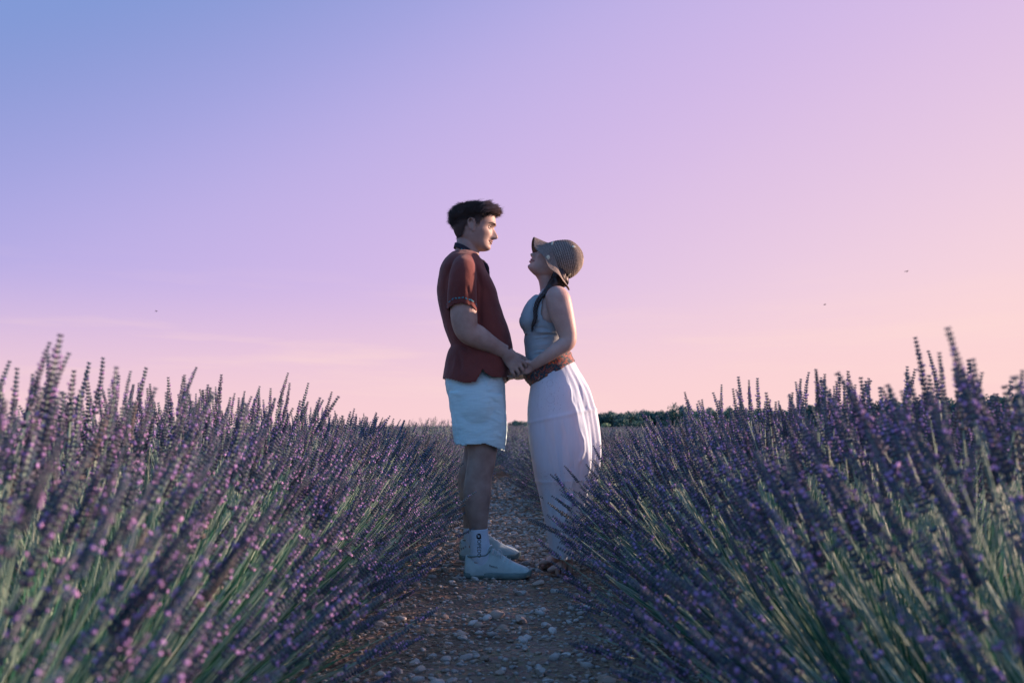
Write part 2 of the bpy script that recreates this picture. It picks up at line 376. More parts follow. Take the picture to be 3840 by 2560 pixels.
def head_grid(rows, prof, m=120, n=112):
    R = np.array(rows)[::-1]; P = np.array(prof)[::-1]
    z = np.linspace(R[0, 0], R[-1, 0], m)
    # ends packed so that the skull closes round
    t = np.linspace(-1, 1, m); t = np.sign(t)*(1-(1-np.abs(t))**1.15); z = (R[0, 0]+R[-1, 0])/2 + t*(R[-1, 0]-R[0, 0])/2
    def ip(c):
        S = spline(R[:, [0, c]], 400); return np.interp(z, S[:, 0], S[:, 1])
    xb, xf, hw = ip(1), ip(2), ip(3)
    S = spline(P, 600); o = np.argsort(S[:, 0], kind='stable'); mid = np.interp(z, S[o, 0], S[o, 1])
    sig = np.interp(z, [-.11, -.095, -.08, -.07, -.055, -.047, -.036, -.02, 0, .015, .03, .06], [.02, .022, .018, .019, .016, .013, .0125, .0095, .0075, .012, .035, .05])
    th = np.linspace(0, 2*np.pi, n, endpoint=False)
    Z = np.repeat(z[:, None], n, 1); C = np.cos(th)[None]; D = np.sin(th)[None]
    xw = np.interp(z, [-.11, -.06, 0, .06, .11], [.028, .0, -.015, -.015, 0])[:, None]
    c2 = np.sign(C)*np.abs(C)**.9; d2 = np.sign(D)*np.abs(D)**.92
    X = np.where(C > 0, xw+(xf[:, None]-xw)*c2, xw+(xw-xb[:, None])*c2); Y = hw[:, None]*d2
    front = np.clip(C, 0, 1)**.5
    X = X+(mid-xf)[:, None]*gauss(Y, sig[:, None])*front
    ys = np.abs(Y)
    X = X-.0125*gauss(ys-.031, .015)*gauss(Z-.006, .0125)*front              # eye sockets
    X = X+.004*gauss(ys-.026, .02)*gauss(Z-.026, .008)*front                 # brow
    Y = Y*(1+.05*gauss(Z+.015, .02)*gauss(X-.05, .04))                       # cheekbones
    X = X+.003*gauss(ys-.040, .014)*gauss(Z+.028, .02)*front                # cheeks
    X = X-.004*gauss(ys-.024, .006)*gauss(Z+.058, .012)*front               # folds beside the mouth
    X = X+.004*gauss(ys-.014, .005)*gauss(Z+.042, .007)*front               # nostril wings
    V = np.stack([X, Y, Z], -1)
    return V, z, th

def grid_faces(m, n):
    F = [(i*n+j, i*n+(j+1) % n, (i+1)*n+(j+1) % n, (i+1)*n+j) for i in range(m-1) for j in range(n)]
    F.append(tuple(range(n-1, -1, -1))); F.append(tuple((m-1)*n+j for j in range(n))); return F

def xf_head(P, origin, tilt, yaw, mirror):
    P = np.asarray(P, float).reshape(-1, 3).copy()
    c, s = math.cos(tilt), math.sin(tilt)
    x = P[:, 0]*c-P[:, 2]*s; z = P[:, 0]*s+P[:, 2]*c; y = P[:, 1]
    c, s = math.cos(yaw), math.sin(yaw)                                    # yaw > 0 turns the face towards the camera
    x2 = x*c+y*s; y2 = -x*s+y*c
    if mirror: x2 = -x2
    return np.stack([x2+origin.x, y2+origin.y, z+origin.z], -1)

def ear_parts(x0, z0, side, w):
    """helix, lobe and back plate in head coordinates"""
    res = []
    pts = []
    for a in np.linspace(-60, 250, 14):
        r = rad(a); pts.append((x0-.002-.014*math.sin(r)*1.0 if False else x0-.003+.0145*math.cos(r), side*(w+.010+.004*math.sin(r)), z0+.004+.027*math.sin(r)*(1 if a < 180 else 1.05), .0036, .0036))
    pts = [(p[0]-.004*max(0, (p[2]-z0)/.03), *p[1:]) for p in pts]
    res.append(limb(pts, 26, 8))
    res.append(ball((x0-.001, side*(w+.003), z0), (.014, .006, .026)))
    res.append(ball((x0+.006, side*(w+.006), z0-.026), (.007, .004, .009)))
    res.append(ball((x0+.012, side*(w+.004), z0-.004), (.005, .005, .007)))
    return res

def hand(mb, wrist, kn, tips, thumb, palm_r=(.015, .040), fr=.0088):
    """wrist: (x, y, z, ra, rb); kn: four knuckles; tips: per finger a list of following joints; thumb: joints"""
    kc = sum((Vector(k) for k in kn), Vector())/4; w = Vector(wrist[:3])
    mid = w.lerp(kc, .5); far = w.lerp(kc, 1.02)
    mb.add(*limb([(*w, wrist[3], wrist[4]), (*w.lerp(kc, .25), wrist[3]*.95, (wrist[4]+palm_r[1])/2), (*mid, palm_r[0], palm_r[1]*.98), (*w.lerp(kc, .8), palm_r[0]*.9, palm_r[1]*.95), (*far, palm_r[0]*.55, palm_r[1]*.75)], 16, 20))
    for k, js in zip(kn, tips):
        k = Vector(k); root = k.lerp(w, .45)
        rows = [(*root, fr*.9, fr*.9), (*k, fr*1.08, fr*1.08)]
        for i, j in enumerate(js): rows.append((*Vector(j), fr*(1-.09*(i+1)), fr*(1-.09*(i+1))))
        mb.add(*limb(rows, 22, 12)); mb.add(*ball(tuple(js[-1]), fr*(1-.09*len(js))*1.0))
        mb.add(*ball(tuple(k), fr*1.12))
    t = [Vector(j) for j in thumb]
    mb.add(*limb([(*t[0], .014, .015)]+[(*j, .0115-.0008*i, .0115-.0008*i) for i, j in enumerate(t[1:])], 18, 12)); mb.add(*ball(tuple(t[-1]), .0098))

def shoe_mesh(mirror_y=1):
    up = [(0, .088, .022), (.008, .106, .029), (.035, .104, .034), (.07, .098, .0375), (.10, .110, .037), (.125, .136, .032), (.15, .126, .032), (.19, .099, .0375), (.23, .076, .0425), (.262, .063, .0435), (.288, .052, .038), (.303, .040, .024), (.307, .03, .012)]
    S = spline(up, 70); V = []; n = 28
    for x, top, hw in S:
        zb = .022+.012*max(0, (x-.24)/.07)**2; h = top-zb
        for j in range(n):
            th = 2*math.pi*j/n; c, d = math.cos(th), math.sin(th)
            c2 = math.copysign(abs(c)**.72, c); d2 = math.copysign(abs(d)**.8, d)
            z = zb+h*max(d2, -.12)
            narrow = 1-.38*max(0, d2)**1.5*min(1, h/.1)
            bulge = .002*math.sin(x*46)
            V.append((x, mirror_y*(hw+bulge)*c2*narrow+.006*mirror_y*math.sin(x*10), z))
    return V, grid_faces(len(S), n)
def sole_mesh(mirror_y=1):
    sh = [(-.004, .016), (.004, .028), (.03, .0355), (.09, .036), (.15, .040), (.2, .0445), (.25, .0475), (.285, .041), (.306, .026), (.313, .010)]
    S = spline(sh, 60); V = []; n = 20
    for x, hw in S:
        z0 = .013*max(0, (x-.235)/.075)**2+.004*max(0, (.03-x)/.03); z1 = .033+.010*max(0, (x-.235)/.075)**2+.003*max(0, (.03-x)/.03)
        for j in range(n):
            th = 2*math.pi*j/n; c, d = math.cos(th), math.sin(th)
            V.append((x, mirror_y*(hw*math.copysign(abs(c)**.45, c))+.006*mirror_y*math.sin(x*10), (z0+z1)/2+(z1-z0)/2*math.copysign(abs(d)**.35, d)))
    return V, grid_faces(len(S), n)

def text_mesh(body, size, extr=0.0004):
    cu = bpy.data.curves.new('t', 'FONT'); cu.body = body; cu.size = size; cu.extrude = extr; cu.align_x = 'CENTER'; cu.align_y = 'CENTER'; cu.resolution_u = 3
    o = bpy.data.objects.new('t', cu); COL.objects.link(o); dg = bpy.context.evaluated_depsgraph_get()
    me = bpy.data.meshes.new_from_object(o.evaluated_get(dg)); bpy.data.objects.remove(o); return me

def strands(mb, roots, dirs, lens, r=.0007, bend=None, seg=5, mi=0):
    for p, d, l in zip(roots, dirs, lens):
        p = Vector(p); d = Vector(d).normalized(); b = Vector(bend(p, d)) if bend else Vector((0, 0, 0))
        pts = []; q = p.copy(); dd = d.copy()
        for i in range(seg):
            pts.append(q.copy()); dd = (dd+b/seg).normalized(); q = q+dd*(l/(seg-1))
        V, F = tube(pts, [r*(1-.8*i/(seg-1)) for i in range(seg)], 3, caps=False); mb.add(V, F, mi)

# ---------------- the man
YM = 3.95
man = tag(empty('person', (W(1795, 2140, YM).x, YM, 0)), 'tall person in a dark red short sleeved shirt and pale blue shorts facing right', 'person')
MO = Vector(man.location)
def mfin(name, me, mats, parent=man, root=MO, **k):
    """parents the mesh and keeps its coordinates relative to the root"""
    if parent.type == 'EMPTY': put(me, coords(me)-np.array(root))
    else: put(me, coords(me)-np.array(root))
    return finish(name, me, mats, parent, **k)
def mbfin(name, mb, mats, parent=man, root=MO, smooth=True, **k):
    return mfin(name, mb.mesh(name, mats, smooth), mats, parent, root, smooth=smooth, **k) if len(mats) == 1 else mbmulti(name, mb, mats, parent, root, smooth)
def mbmulti(name, mb, mats, parent, root, smooth):
    me = mb.mesh(name, mats, smooth); put(me, coords(me)-np.array(root)); return link(name, me, parent)

HO = W(1780, 860, YM); HT = rad(-2); HY = rad(4)
hx = lambda P: xf_head(P, HO, HT, HY, False)
body = MB()
G, gz, gth = head_grid(MAN_ROWS, MAN_PROF)
body.add(hx(G), grid_faces(G.shape[0], G.shape[1]))
for s in (-1, 1):
    for V, F in ear_parts(-.006, .008, s, .068): body.add(hx(V), F)
# neck and trunk under the clothes
body.add(*limb([wl(1765, 860, YM, .045, .055), wl(1757, 905, YM, .054, .060), wl(1752, 940, YM, .058, .060), wl(1748, 975, YM, .066, .066), wl(1742, 1010, YM, .09, .075)], 20, 24))
SH = [(925, 1712, 1790, .060), (948, 1690, 1800, .075), (965, 1678, 1807, .125), (985, 1663, 1814, .165), (1012, 1651, 1824, .185), (1045, 1644, 1843, .188), (1085, 1638, 1862, .18), (1125, 1641, 1872, .172), (1170, 1650, 1884, .168),
      (1235, 1667, 1907, .164), (1275, 1681, 1917, .163), (1297, 1690, 1921, .163), (1315, 1680, 1922, .168), (1345, 1671, 1921, .184), (1380, 1666, 1916, .198), (1412, 1661, 1908, .212), (1445, 1660, 1902, .216)]
body.add(*sections([sec(f-9, py, b+9, py, YM, min(hw-.018, .152)) for py, b, f, hw in SH[2:]], 60, 40, 2.2))
NY = YM-.205
ARM = [wl(1742, 1000, NY+.03, .050, .055), wl(1738, 1050, NY+.005, .057, .060), wl(1738, 1120, NY, .056, .062), wl(1740, 1190, NY, .054, .064), wl(1752, 1240, NY+.005, .049, .057), wl(1790, 1262, NY+.025, .047, .056), wl(1835, 1288, NY+.040, .040, .044), wl(1872, 1308, NY+.055, .029, .036), wl(1896, 1320, NY+.063, .027, .034)]
body.add(*limb(ARM, 60, 26))
FY = YM+.205
body.add(*limb([wl(1742, 1000, FY-.03, .050, .055), wl(1738, 1120, FY, .056, .06), wl(1745, 1230, FY, .05, .056), wl(1785, 1290, FY-.02, .047, .053), wl(1830, 1350, FY-.05, .038, .042), wl(1866, 1388, FY-.07, .028, .033)], 50, 26))
# near hand: back of the hand to the camera, fingers closed round hers, thumb on top
hy = NY+.066
kn = [W(1964, 1357, hy-.004), W(1951, 1371, hy-.006), W(1936, 1383, hy-.004), W(1920, 1392, hy)]
tp = []
for i, k in enumerate(kn):
    d = (W(1950, 1400, hy)-W(1925, 1355, hy)).normalized(); L1 = (.024, .026, .024, .019)[i]
    a = k+d*L1+Vector((0, .010, 0)); b = a+Vector((-.008, .024, -.008)); c = b+Vector((-.020, .004, .004))
    tp.append([a, b, c])
hand(body, wl(1898, 1321, hy-.003, .026, .033), kn, tp, [W(1916, 1326, hy+.008), W(1938, 1330, hy+.010), W(1962, 1341, hy+.014), W(1984, 1357, hy+.018)], (.0155, .041))
# far hand under hers
fy = FY-.075
kn = [W(1898, 1405, fy+.012), W(1892, 1412, fy+.004), W(1886, 1418, fy-.006), W(1879, 1423, fy-.016)]
tp = [[k+Vector((.020, -.004, -.012)), k+Vector((.026, -.016, -.006+.004*i)), k+Vector((.018, -.026, .004))] for i, k in enumerate(kn)]
hand(body, wl(1866, 1388, fy, .026, .032), kn, tp, [W(1878, 1388, fy-.02), W(1900, 1392, fy-.03), W(1920, 1398, fy-.03)], (.016, .034), .0082)
# legs and feet (inside the shoes)
LN, LF = 3.83, 4.17
body.add(*limb([wl(1780, 1440, LN+.06, .06, .075), wl(1792, 1560, LN+.045, .062, .078), wl(1800, 1625, LN+.02, .062, .074), wl(1808, 1668, LN, .070, .073), wl(1806, 1724, LN, .064, .067), wl(1795, 1785, LN, .059, .064), wl(1789, 1855, LN, .057, .067), wl(1790, 1920, LN, .047, .055), wl(1794, 1985, LN, .036, .043), wl(1799, 2050, LN, .034, .044), wl(1800, 2110, LN, .032, .045)], 60, 28))
body.add(*limb([wl(1780, 1440, LF-.10, .06, .075), wl(1798, 1560, LF-.09, .062, .078), wl(1800, 1625, LF-.04, .062, .074), wl(1799, 1668, LF, .072, .079), wl(1786, 1724, LF, .064, .071), wl(1768, 1790, LF, .059, .070), wl(1770, 1858, LF, .056, .066), wl(1775, 1920, LF, .046, .056), wl(1770, 1985, LF, .036, .043), wl(1776, 2050, LF, .034, .044)], 60, 28))
me = fuse(body, .0034, 3, .5)
mfin('body', me, [M['skin_m']])

# eyes, brows, lips
for s in (-1, 1):
    e = MB(); V, F = ball((0.0670, s*.0305, .006), .0125, 18, 14); e.add(hx(V), F, 0)
    V, F = ball((0.0754, s*.0300, .006), (.0048, .0064, .0064), 14, 10); e.add(hx(V), F, 1)
    mbmulti('eye', e, [M['eye_white'], M['iris']], man, MO, True)
    e = MB(); V, F = limb([(.0835, s*.018, .0065, .0016, .0016), (.0835, s*.026, .0125, .0022, .0026), (.078, s*.037, .0115, .0022, .0028), (.071, s*.044, .0045, .0014, .0014)], 14, 8); e.add(hx(V), F)
    V, F = limb([(.0830, s*.019, .003, .001, .001), (.0825, s*.027, -.0015, .0015, .0015), (.077, s*.037, -.0008, .0015, .0015), (.071, s*.044, .0035, .001, .001)], 12, 8); e.add(hx(V), F)
    mbfin('eyelid', e, [M['hair']])
    e = MB(); V, F = limb([(.1050, s*.012, .0215, .002, .004), (.1000, s*.024, .0270, .003, .0055), (.090, s*.037, .0285, .0028, .0048), (.077, s*.049, .023, .0015, .002)], 16, 8); e.add(hx(V), F)
    mbfin('eyebrow', e, [M['hair']])
e = MB()
V, F = limb([(.076, -.026, -.0595, .0022, .0012), (.0885, -.012, -.0600, .003, .003), (.0905, 0, -.0605, .003, .0032), (.0885, .012, -.0600, .003, .003), (.076, .026, -.0595, .0022, .0012)], 16, 8, ); e.add(hx(V), F)
V, F = limb([(.076, -.025, -.0605, .002, .001), (.0865, -.011, -.0695, .003, .0035), (.0885, 0, -.0705, .003, .0038), (.0865, .011, -.0695, .003, .0035), (.076, .025, -.0605, .002, .001)], 16, 8); e.add(hx(V), F)
mbfin('lips', e, [M['lip_m']])

# hair: clipped sides, thick top, loose strands
def hair_shell(region, thick, name, mat):
    m, n = G.shape[:2]; P = G.reshape(-1, 3)
    C = np.array([-.005, 0, .02]); D = P-C; D /= np.linalg.norm(D, axis=1)[:, None]
    t = np.array([thick(*p) for p in P]); Q = P+D*t[:, None]
    F = [f for f in grid_faces(m, n) if all(region(*P[i]) for i in f)]
    used = sorted({i for f in F for i in f}); mp = {k: i for i, k in enumerate(used)}
    b = MB(); b.add(hx(Q[used]), [tuple(mp[i] for i in f) for f in F]); return mbfin(name, b, [mat])
def zfade(x, y): return np.interp(x, [-.11, -.082, -.060, -.044, -.034, -.012, .004, .012, .020, .034, .044, .060, .078, .1], [-.052, -.052, -.046, -.024, .006, .036, .034, .010, .006, .010, .040, .058, .070, .074])
def ztop(x, y): return np.interp(x, [-.115, -.08, -.03, .03, .06, .085, .11], [.022, .030, .050, .064, .070, .074, .077])
def sm(a, b, v): t = min(max((v-a)/(b-a), 0), 1); return t*t*(3-2*t)
hair_shell(lambda x, y, z: z > zfade(x, y) and z < ztop(x, y)+.012, lambda x, y, z: .0008+.0055*sm(zfade(x, y), zfade(x, y)+.05, z)+.0015*(x < -.05), 'clipped_hair', M['fade'])
def thick(x, y, z):
    t = sm(ztop(x, y)-.006, ztop(x, y)+.045, z)
    return .0035+t*(.013+.004*sm(.0, .08, x)*sm(.06, .10, z)) + (.2+.8*t)*.006*noise.noise(Vector((x*60, y*60, z*60))) + .006*gauss(x+.1, .02)*sm(ztop(x, y)-.01, ztop(x, y)+.015, z)
hair = hair_shell(lambda x, y, z: z > ztop(x, y)-.004, thick, 'hair', M['hair'])
hb = MB(); P = G.reshape(-1, 3); C = np.array([-.005, 0, .02]); R = random.Random(3)
cand = [p for p in P if p[2] > ztop(p[0], p[1]) and p[2] < .112]
def strand_set(sel, k, fdir, flen, fbend, mi, r=.00105):
    rt, dr, ln = [], [], []; cs = [p for p in cand if sel(*p)]
    for c in range(k):
        p = cs[R.randrange(len(cs))]; d0 = (p-C)/np.linalg.norm(p-C); fd = np.array(fdir(*p)); l0 = flen(*p)
        for q in range(5):
            pp = p+d0*(thick(*p)*.75)+np.array([R.gauss(0, .003) for _ in range(3)]); rt.append(pp)
            dr.append(fd+d0*.7+np.array([R.gauss(0, .24) for _ in range(3)])+0); ln.append(l0*R.uniform(.7, 1.15))
    b = MB(); strands(b, rt, dr, ln, r, fbend, 6)
    hb.add(hx(np.concatenate(b.v)), b.f, mi)
strand_set(lambda x, y, z: x > .02, 260, lambda x, y, z: (.6, 0, .8), lambda x, y, z: R.uniform(.02, .036), lambda p, d: (1.2, 0, -.7), 0)
strand_set(lambda x, y, z: x > .025, 420, lambda x, y, z: (.6, 0, 1.1), lambda x, y, z: R.uniform(.026, .050), lambda p, d: (1.3, 0, -.75+R.gauss(0, .4)), 1)
strand_set(lambda x, y, z: x > .065 and z > .074, 130, lambda x, y, z: (1.2, 0, .5), lambda x, y, z: R.uniform(.022, .042), lambda p, d: (.9, 0, -.5+R.gauss(0, .5)), 1)
strand_set(lambda x, y, z: -.05 < x <= .05, 700, lambda x, y, z: (.7, 0, .35), lambda x, y, z: R.uniform(.018, .036), lambda p, d: (1.2, 0, -.6), 0)
strand_set(lambda x, y, z: x <= -.04, 480, lambda x, y, z: (-.3, 0, .4), lambda x, y, z: R.uniform(.016, .034), lambda p, d: (-.5, 0, -1.3), 0)
cand = [p for p in P if abs(p[2]-ztop(p[0], p[1])) < .010]
strand_set(lambda x, y, z: x < .07, 380, lambda x, y, z: (-.25, 0, -.9), lambda x, y, z: R.uniform(.010, .022), lambda p, d: (0, 0, -.5), 0)
cand = [p for p in P if abs(p[2]-zfade(p[0], p[1])) < .007 and p[2] > -.05]
old = thick
thick = lambda x, y, z: .0012
strand_set(lambda x, y, z: True, 520, lambda x, y, z: (-.55, 0, -.8), lambda x, y, z: R.uniform(.004, .010), lambda p, d: (0, 0, -.2), 0, .0005)
thick = old
me = hb.mesh('strands', [M['hair'], M['hairtip_sunlit']]); put(me, coords(me)-np.array(MO)); tag(link('loose_strands', me, hair), kind='stuff')

# shirt
s = MB()
s.add(*sections([sec(f, py, b, py, YM, hw) for py, b, f, hw in SH[1:]], 90, 56, 2.25))
for sg, yy in ((-1, NY), (1, FY)):
    s.add(*limb([wl(1742, 990, YM+sg*.13, .055, .055), wl(1738, 1020, yy-sg*.02, .066, .064), wl(1734, 1070, yy, .068, .068), wl(1733, 1120, yy, .067, .0705), wl(1734, 1165, yy, .068, .0715), wl(1735, 1190, yy, .068, .0715)], 40, 32))
shirt = fuse(s, .0042, 5, .5)
hemx = [1600, 1661, 1700, 1740, 1786, 1797, 1811, 1826, 1850, 1900, 1960]; hemy = [1412, 1413, 1424, 1437, 1435, 1414, 1386, 1402, 1416, 1411, 1405]
HX = [W(a, b, 3.80).x for a, b in zip(hemx, hemy)]; HZ = [W(a, b, 3.80).z for a, b in zip(hemx, hemy)]
slx = [1660, 1678, 1700, 1735, 1770, 1790, 1810]; sly = [1170, 1162, 1148, 1144, 1152, 1168, 1182]
SX = [W(a, b, NY).x for a, b in zip(slx, sly)]; SZ = [W(a, b, NY).z for a, b in zip(slx, sly)]
neckc = W(1752, 950, YM)
def shirt_cut(c, n):
    if c.z < np.interp(c.x, HX, HZ): return True
    if abs(c.y-YM) > .150 and c.z < np.interp(c.x, SX, SZ) and c.z > np.interp(c.x, SX, SZ)-.06 and abs(c.y-YM) > .178 - (0 if abs(n.z) < .6 else .03): return True
    a, b = W(1700, 915, YM), W(1815, 985, YM)
    return c.z > np.interp(c.x, [a.x, b.x], [a.z, b.z]) and abs(c.y-YM) < .08
cut(shirt, shirt_cut)
def fl(pts, Y, w, h): return [(tuple(W(*pts[i], Y)), tuple(W(*pts[i+1], Y)), w, h) for i in range(len(pts)-1)]
ny = YM-.17
lines = fl([(1700, 985), (1672, 1040), (1662, 1110), (1668, 1180)], ny, .010, -.006) + fl([(1790, 1000), (1806, 1080), (1800, 1160), (1802, 1230)], ny, .010, -.007) \
    + fl([(1700, 1270), (1740, 1330), (1748, 1400)], ny, .010, .006) + fl([(1690, 1290), (1725, 1345), (1730, 1420)], ny, .009, -.006) + fl([(1712, 1200), (1706, 1262), (1690, 1300)], ny, .012, .006) \
    + fl([(1692, 1298), (1722, 1290), (1760, 1310)], ny, .010, -.007) + fl([(1692, 1240), (1712, 1320), (1700, 1400)], ny, .008, .004) + fl([(1870, 1180), (1880, 1260), (1872, 1330)], ny+.02, .012, .004) \
    + fl([(1850, 1120), (1862, 1220), (1850, 1300)], ny, .012, -.004) + fl([(1760, 1340), (1790, 1380), (1800, 1410)], ny, .009, .005) + fl([(1830, 1345), (1850, 1390)], ny, .008, -.004) \
    + fl([(1700, 1060), (1694, 1120), (1692, 1150)], NY-.066, .007, -.003) + fl([(1752, 1070), (1760, 1110), (1764, 1150)], NY-.066, .008, -.003) + fl([(1718, 1080), (1722, 1130)], NY-.066, .009, .0025) \
    + fl([(1690, 965), (1730, 950), (1775, 985)], ny+.06, .010, .003)
folds(shirt, lines); ruffle(shirt, .004, 7, (1, 1, .45)); ruffle(shirt, .0012, 28, (1, 1, .6))
SB = bvh_of(shirt)
sho = mfin('shirt', shirt, [M['shirt']], solid=.0022)
# sleeve trim and collar
tr = MB(); dash = MB()
for k in range(40):
    px = 1674+k*(1795-1674)/39
    py = np.interp(px, slx, sly)-20
    w = W(px, py, NY); p, n = on(SB, w.x, w.z, .0008)
    if p is None: continue
    q = n.to_track_quat('Y', 'Z').to_matrix()
    if k % 4 in (0, 1) or 28 < k < 33:
        for dz in ((0,) if k % 3 else (.002,)):
            V = [p+q@Vector((a*.0028, b*.0007, c*.0026+dz)) for a in (-1, 1) for b in (-1, 1) for c in (-1, 1)]
            dash.add(V, [(0, 1, 3, 2), (4, 6, 7, 5), (0, 4, 5, 1), (2, 3, 7, 6), (0, 2, 6, 4), (1, 5, 7, 3)])
tag(mbfin('sleeve_embroidery', dash, [M['trim_teal']], sho, smooth=False), kind='stuff')
col = MB(); n = 48; rows = []
for lvl in range(4):
    h = [-.003, .006, .016, .026][lvl]; V = []
    a, b = W(1702, 928, YM), W(1812, 996, YM)
    for j in range(n):
        th = 2*math.pi*j/n; cx = (a.x+b.x)/2; hwx = (b.x-a.x)/2-.002*lvl
        x = cx+hwx*math.cos(th); z = np.interp(x, [a.x, b.x], [a.z, b.z])+h*(1-.25*max(0, math.cos(th)))+.006*math.sin(th)**2
        V.append((x, YM+(.068-.002*lvl)*math.sin(th), z))
    rows += V
col.add(rows, [(i*n+j, i*n+(j+1) % n, (i+1)*n+(j+1) % n, (i+1)*n+j) for i in range(3) for j in range(n)])
me = col.mesh('collar', [M['trim']]); CB = bvh_of(me); colo = mfin('collar', me, [M['trim']], sho, solid=.004, offset=0)
dash = MB(); dw = MB()
for k, (px, py) in enumerate([(1712, 932), (1722, 934), (1732, 935), (1742, 937), (1750, 941), (1757, 946), (1764, 951), (1772, 957), (1781, 965), (1790, 974), (1799, 984)]):
    w = W(px, py, YM-.06); p, nn = on(CB, w.x, w.z, .002)
    if p is None: continue
    q = nn.to_track_quat('Y', 'Z').to_matrix() @ Matrix.Rotation(rad(-28), 3, 'Y')
    V = [p+q@Vector((a*(.004 if k % 3 else .002), b*.001, c*.0022)) for a in (-1, 1) for b in (-1, 1) for c in (-1, 1)]
    (dw if k in (5, 6) else dash).add(V, [(0, 1, 3, 2), (4, 6, 7, 5), (0, 4, 5, 1), (2, 3, 7, 6), (0, 2, 6, 4), (1, 5, 7, 3)])
tag(mbfin('collar_embroidery', dash, [M['trim_teal']], sho, smooth=False), kind='stuff')
mbfin('collar_stitch', dw, [M['trim_white']], sho, smooth=False)
pk = MB(); pk.add(*limb([wl(1796, 972, YM-.022, .004, .008), wl(1810, 985, YM-.018, .010, .013), wl(1822, 1000, YM-.012, .013, .013), wl(1828, 1022, YM-.006, .014, .010), wl(1834, 1048, YM, .013, .004)], 24, 14)); me = pk.mesh('placket', []); ruffle(me, .003, 60)
mfin('placket', me, [M['trim']], sho)

# shorts
s = MB()
s.add(*sections([sec(f, py, b, py, YM, hw) for py, b, f, hw in [(1385, 1680, 1888, .158), (1420, 1672, 1890, .175), (1455, 1673, 1893, .195), (1500, 1684, 1896, .212), (1545, 1689, 1898, .220), (1590, 1697, 1896, .212), (1625, 1702, 1890, .18)]], 40, 56, 2.5))
for Y, d in ((YM-.125, 0), (YM+.165, 4)):
    s.add(*sections([sec(1889, 1480, 1682+d, 1470, Y, .075), sec(1897, 1530, 1686+d, 1520, Y, .080), sec(1901, 1590, 1692+d, 1575, Y, .088), sec(1899, 1650, 1699+d, 1630, Y, .096), sec(1894, 1686, 1703+d, 1662, Y, .100), sec(1892, 1715, 1706+d, 1690, Y, .100)], 40, 48, 2.4))
shorts = fuse(s, .0045, 5, .5)
hx_ = [1690, 1702, 1735, 1780, 1820, 1845, 1893, 1905]; hy_ = [1661, 1662, 1668, 1665, 1663, 1671, 1688, 1690]
QX = [W(a, b, 3.76).x for a, b in zip(hx_, hy_)]; QZ = [W(a, b, 3.76).z for a, b in zip(hx_, hy_)]
cut(shorts, lambda c, n: c.z < np.interp(c.x, QX, QZ)-(.012 if c.y > YM else 0))
ny = YM-.19
folds(shorts, fl([(1822, 1450), (1826, 1530), (1826, 1650)], ny, .0035, -.0035) + fl([(1826, 1462), (1860, 1455), (1893, 1460)], ny, .008, .004) + fl([(1830, 1480), (1870, 1500)], ny, .006, .003) + fl([(1808, 1400), (1826, 1440), (1845, 1405)], ny, .008, .006)
      + fl([(1775, 1545), (1815, 1535)], ny, .006, .003) + fl([(1835, 1500), (1890, 1520)], ny, .007, -.003) + fl([(1830, 1560), (1890, 1590)], ny, .007, .0035) + fl([(1760, 1648), (1810, 1640)], ny, .006, .003)
      + fl([(1704, 1560), (1712, 1600), (1714, 1665)], ny, .006, -.004) + fl([(1835, 1610), (1885, 1640)], ny, .008, .003) + fl([(1700, 1470), (1740, 1490)], ny, .010, .003) + fl([(1850, 1540), (1893, 1555)], ny, .006, .003)
      + fl([(1705, 1650), (1770, 1655), (1830, 1652), (1890, 1674)], ny, .0018, -.0016))
ruffle(shorts, .004, 8, (.8, 1, 1.4)); ruffle(shorts, .0014, 30, (.6, 1, 1.6))
sh_o = mfin('shorts', shorts, [M['shorts']], solid=.0022)

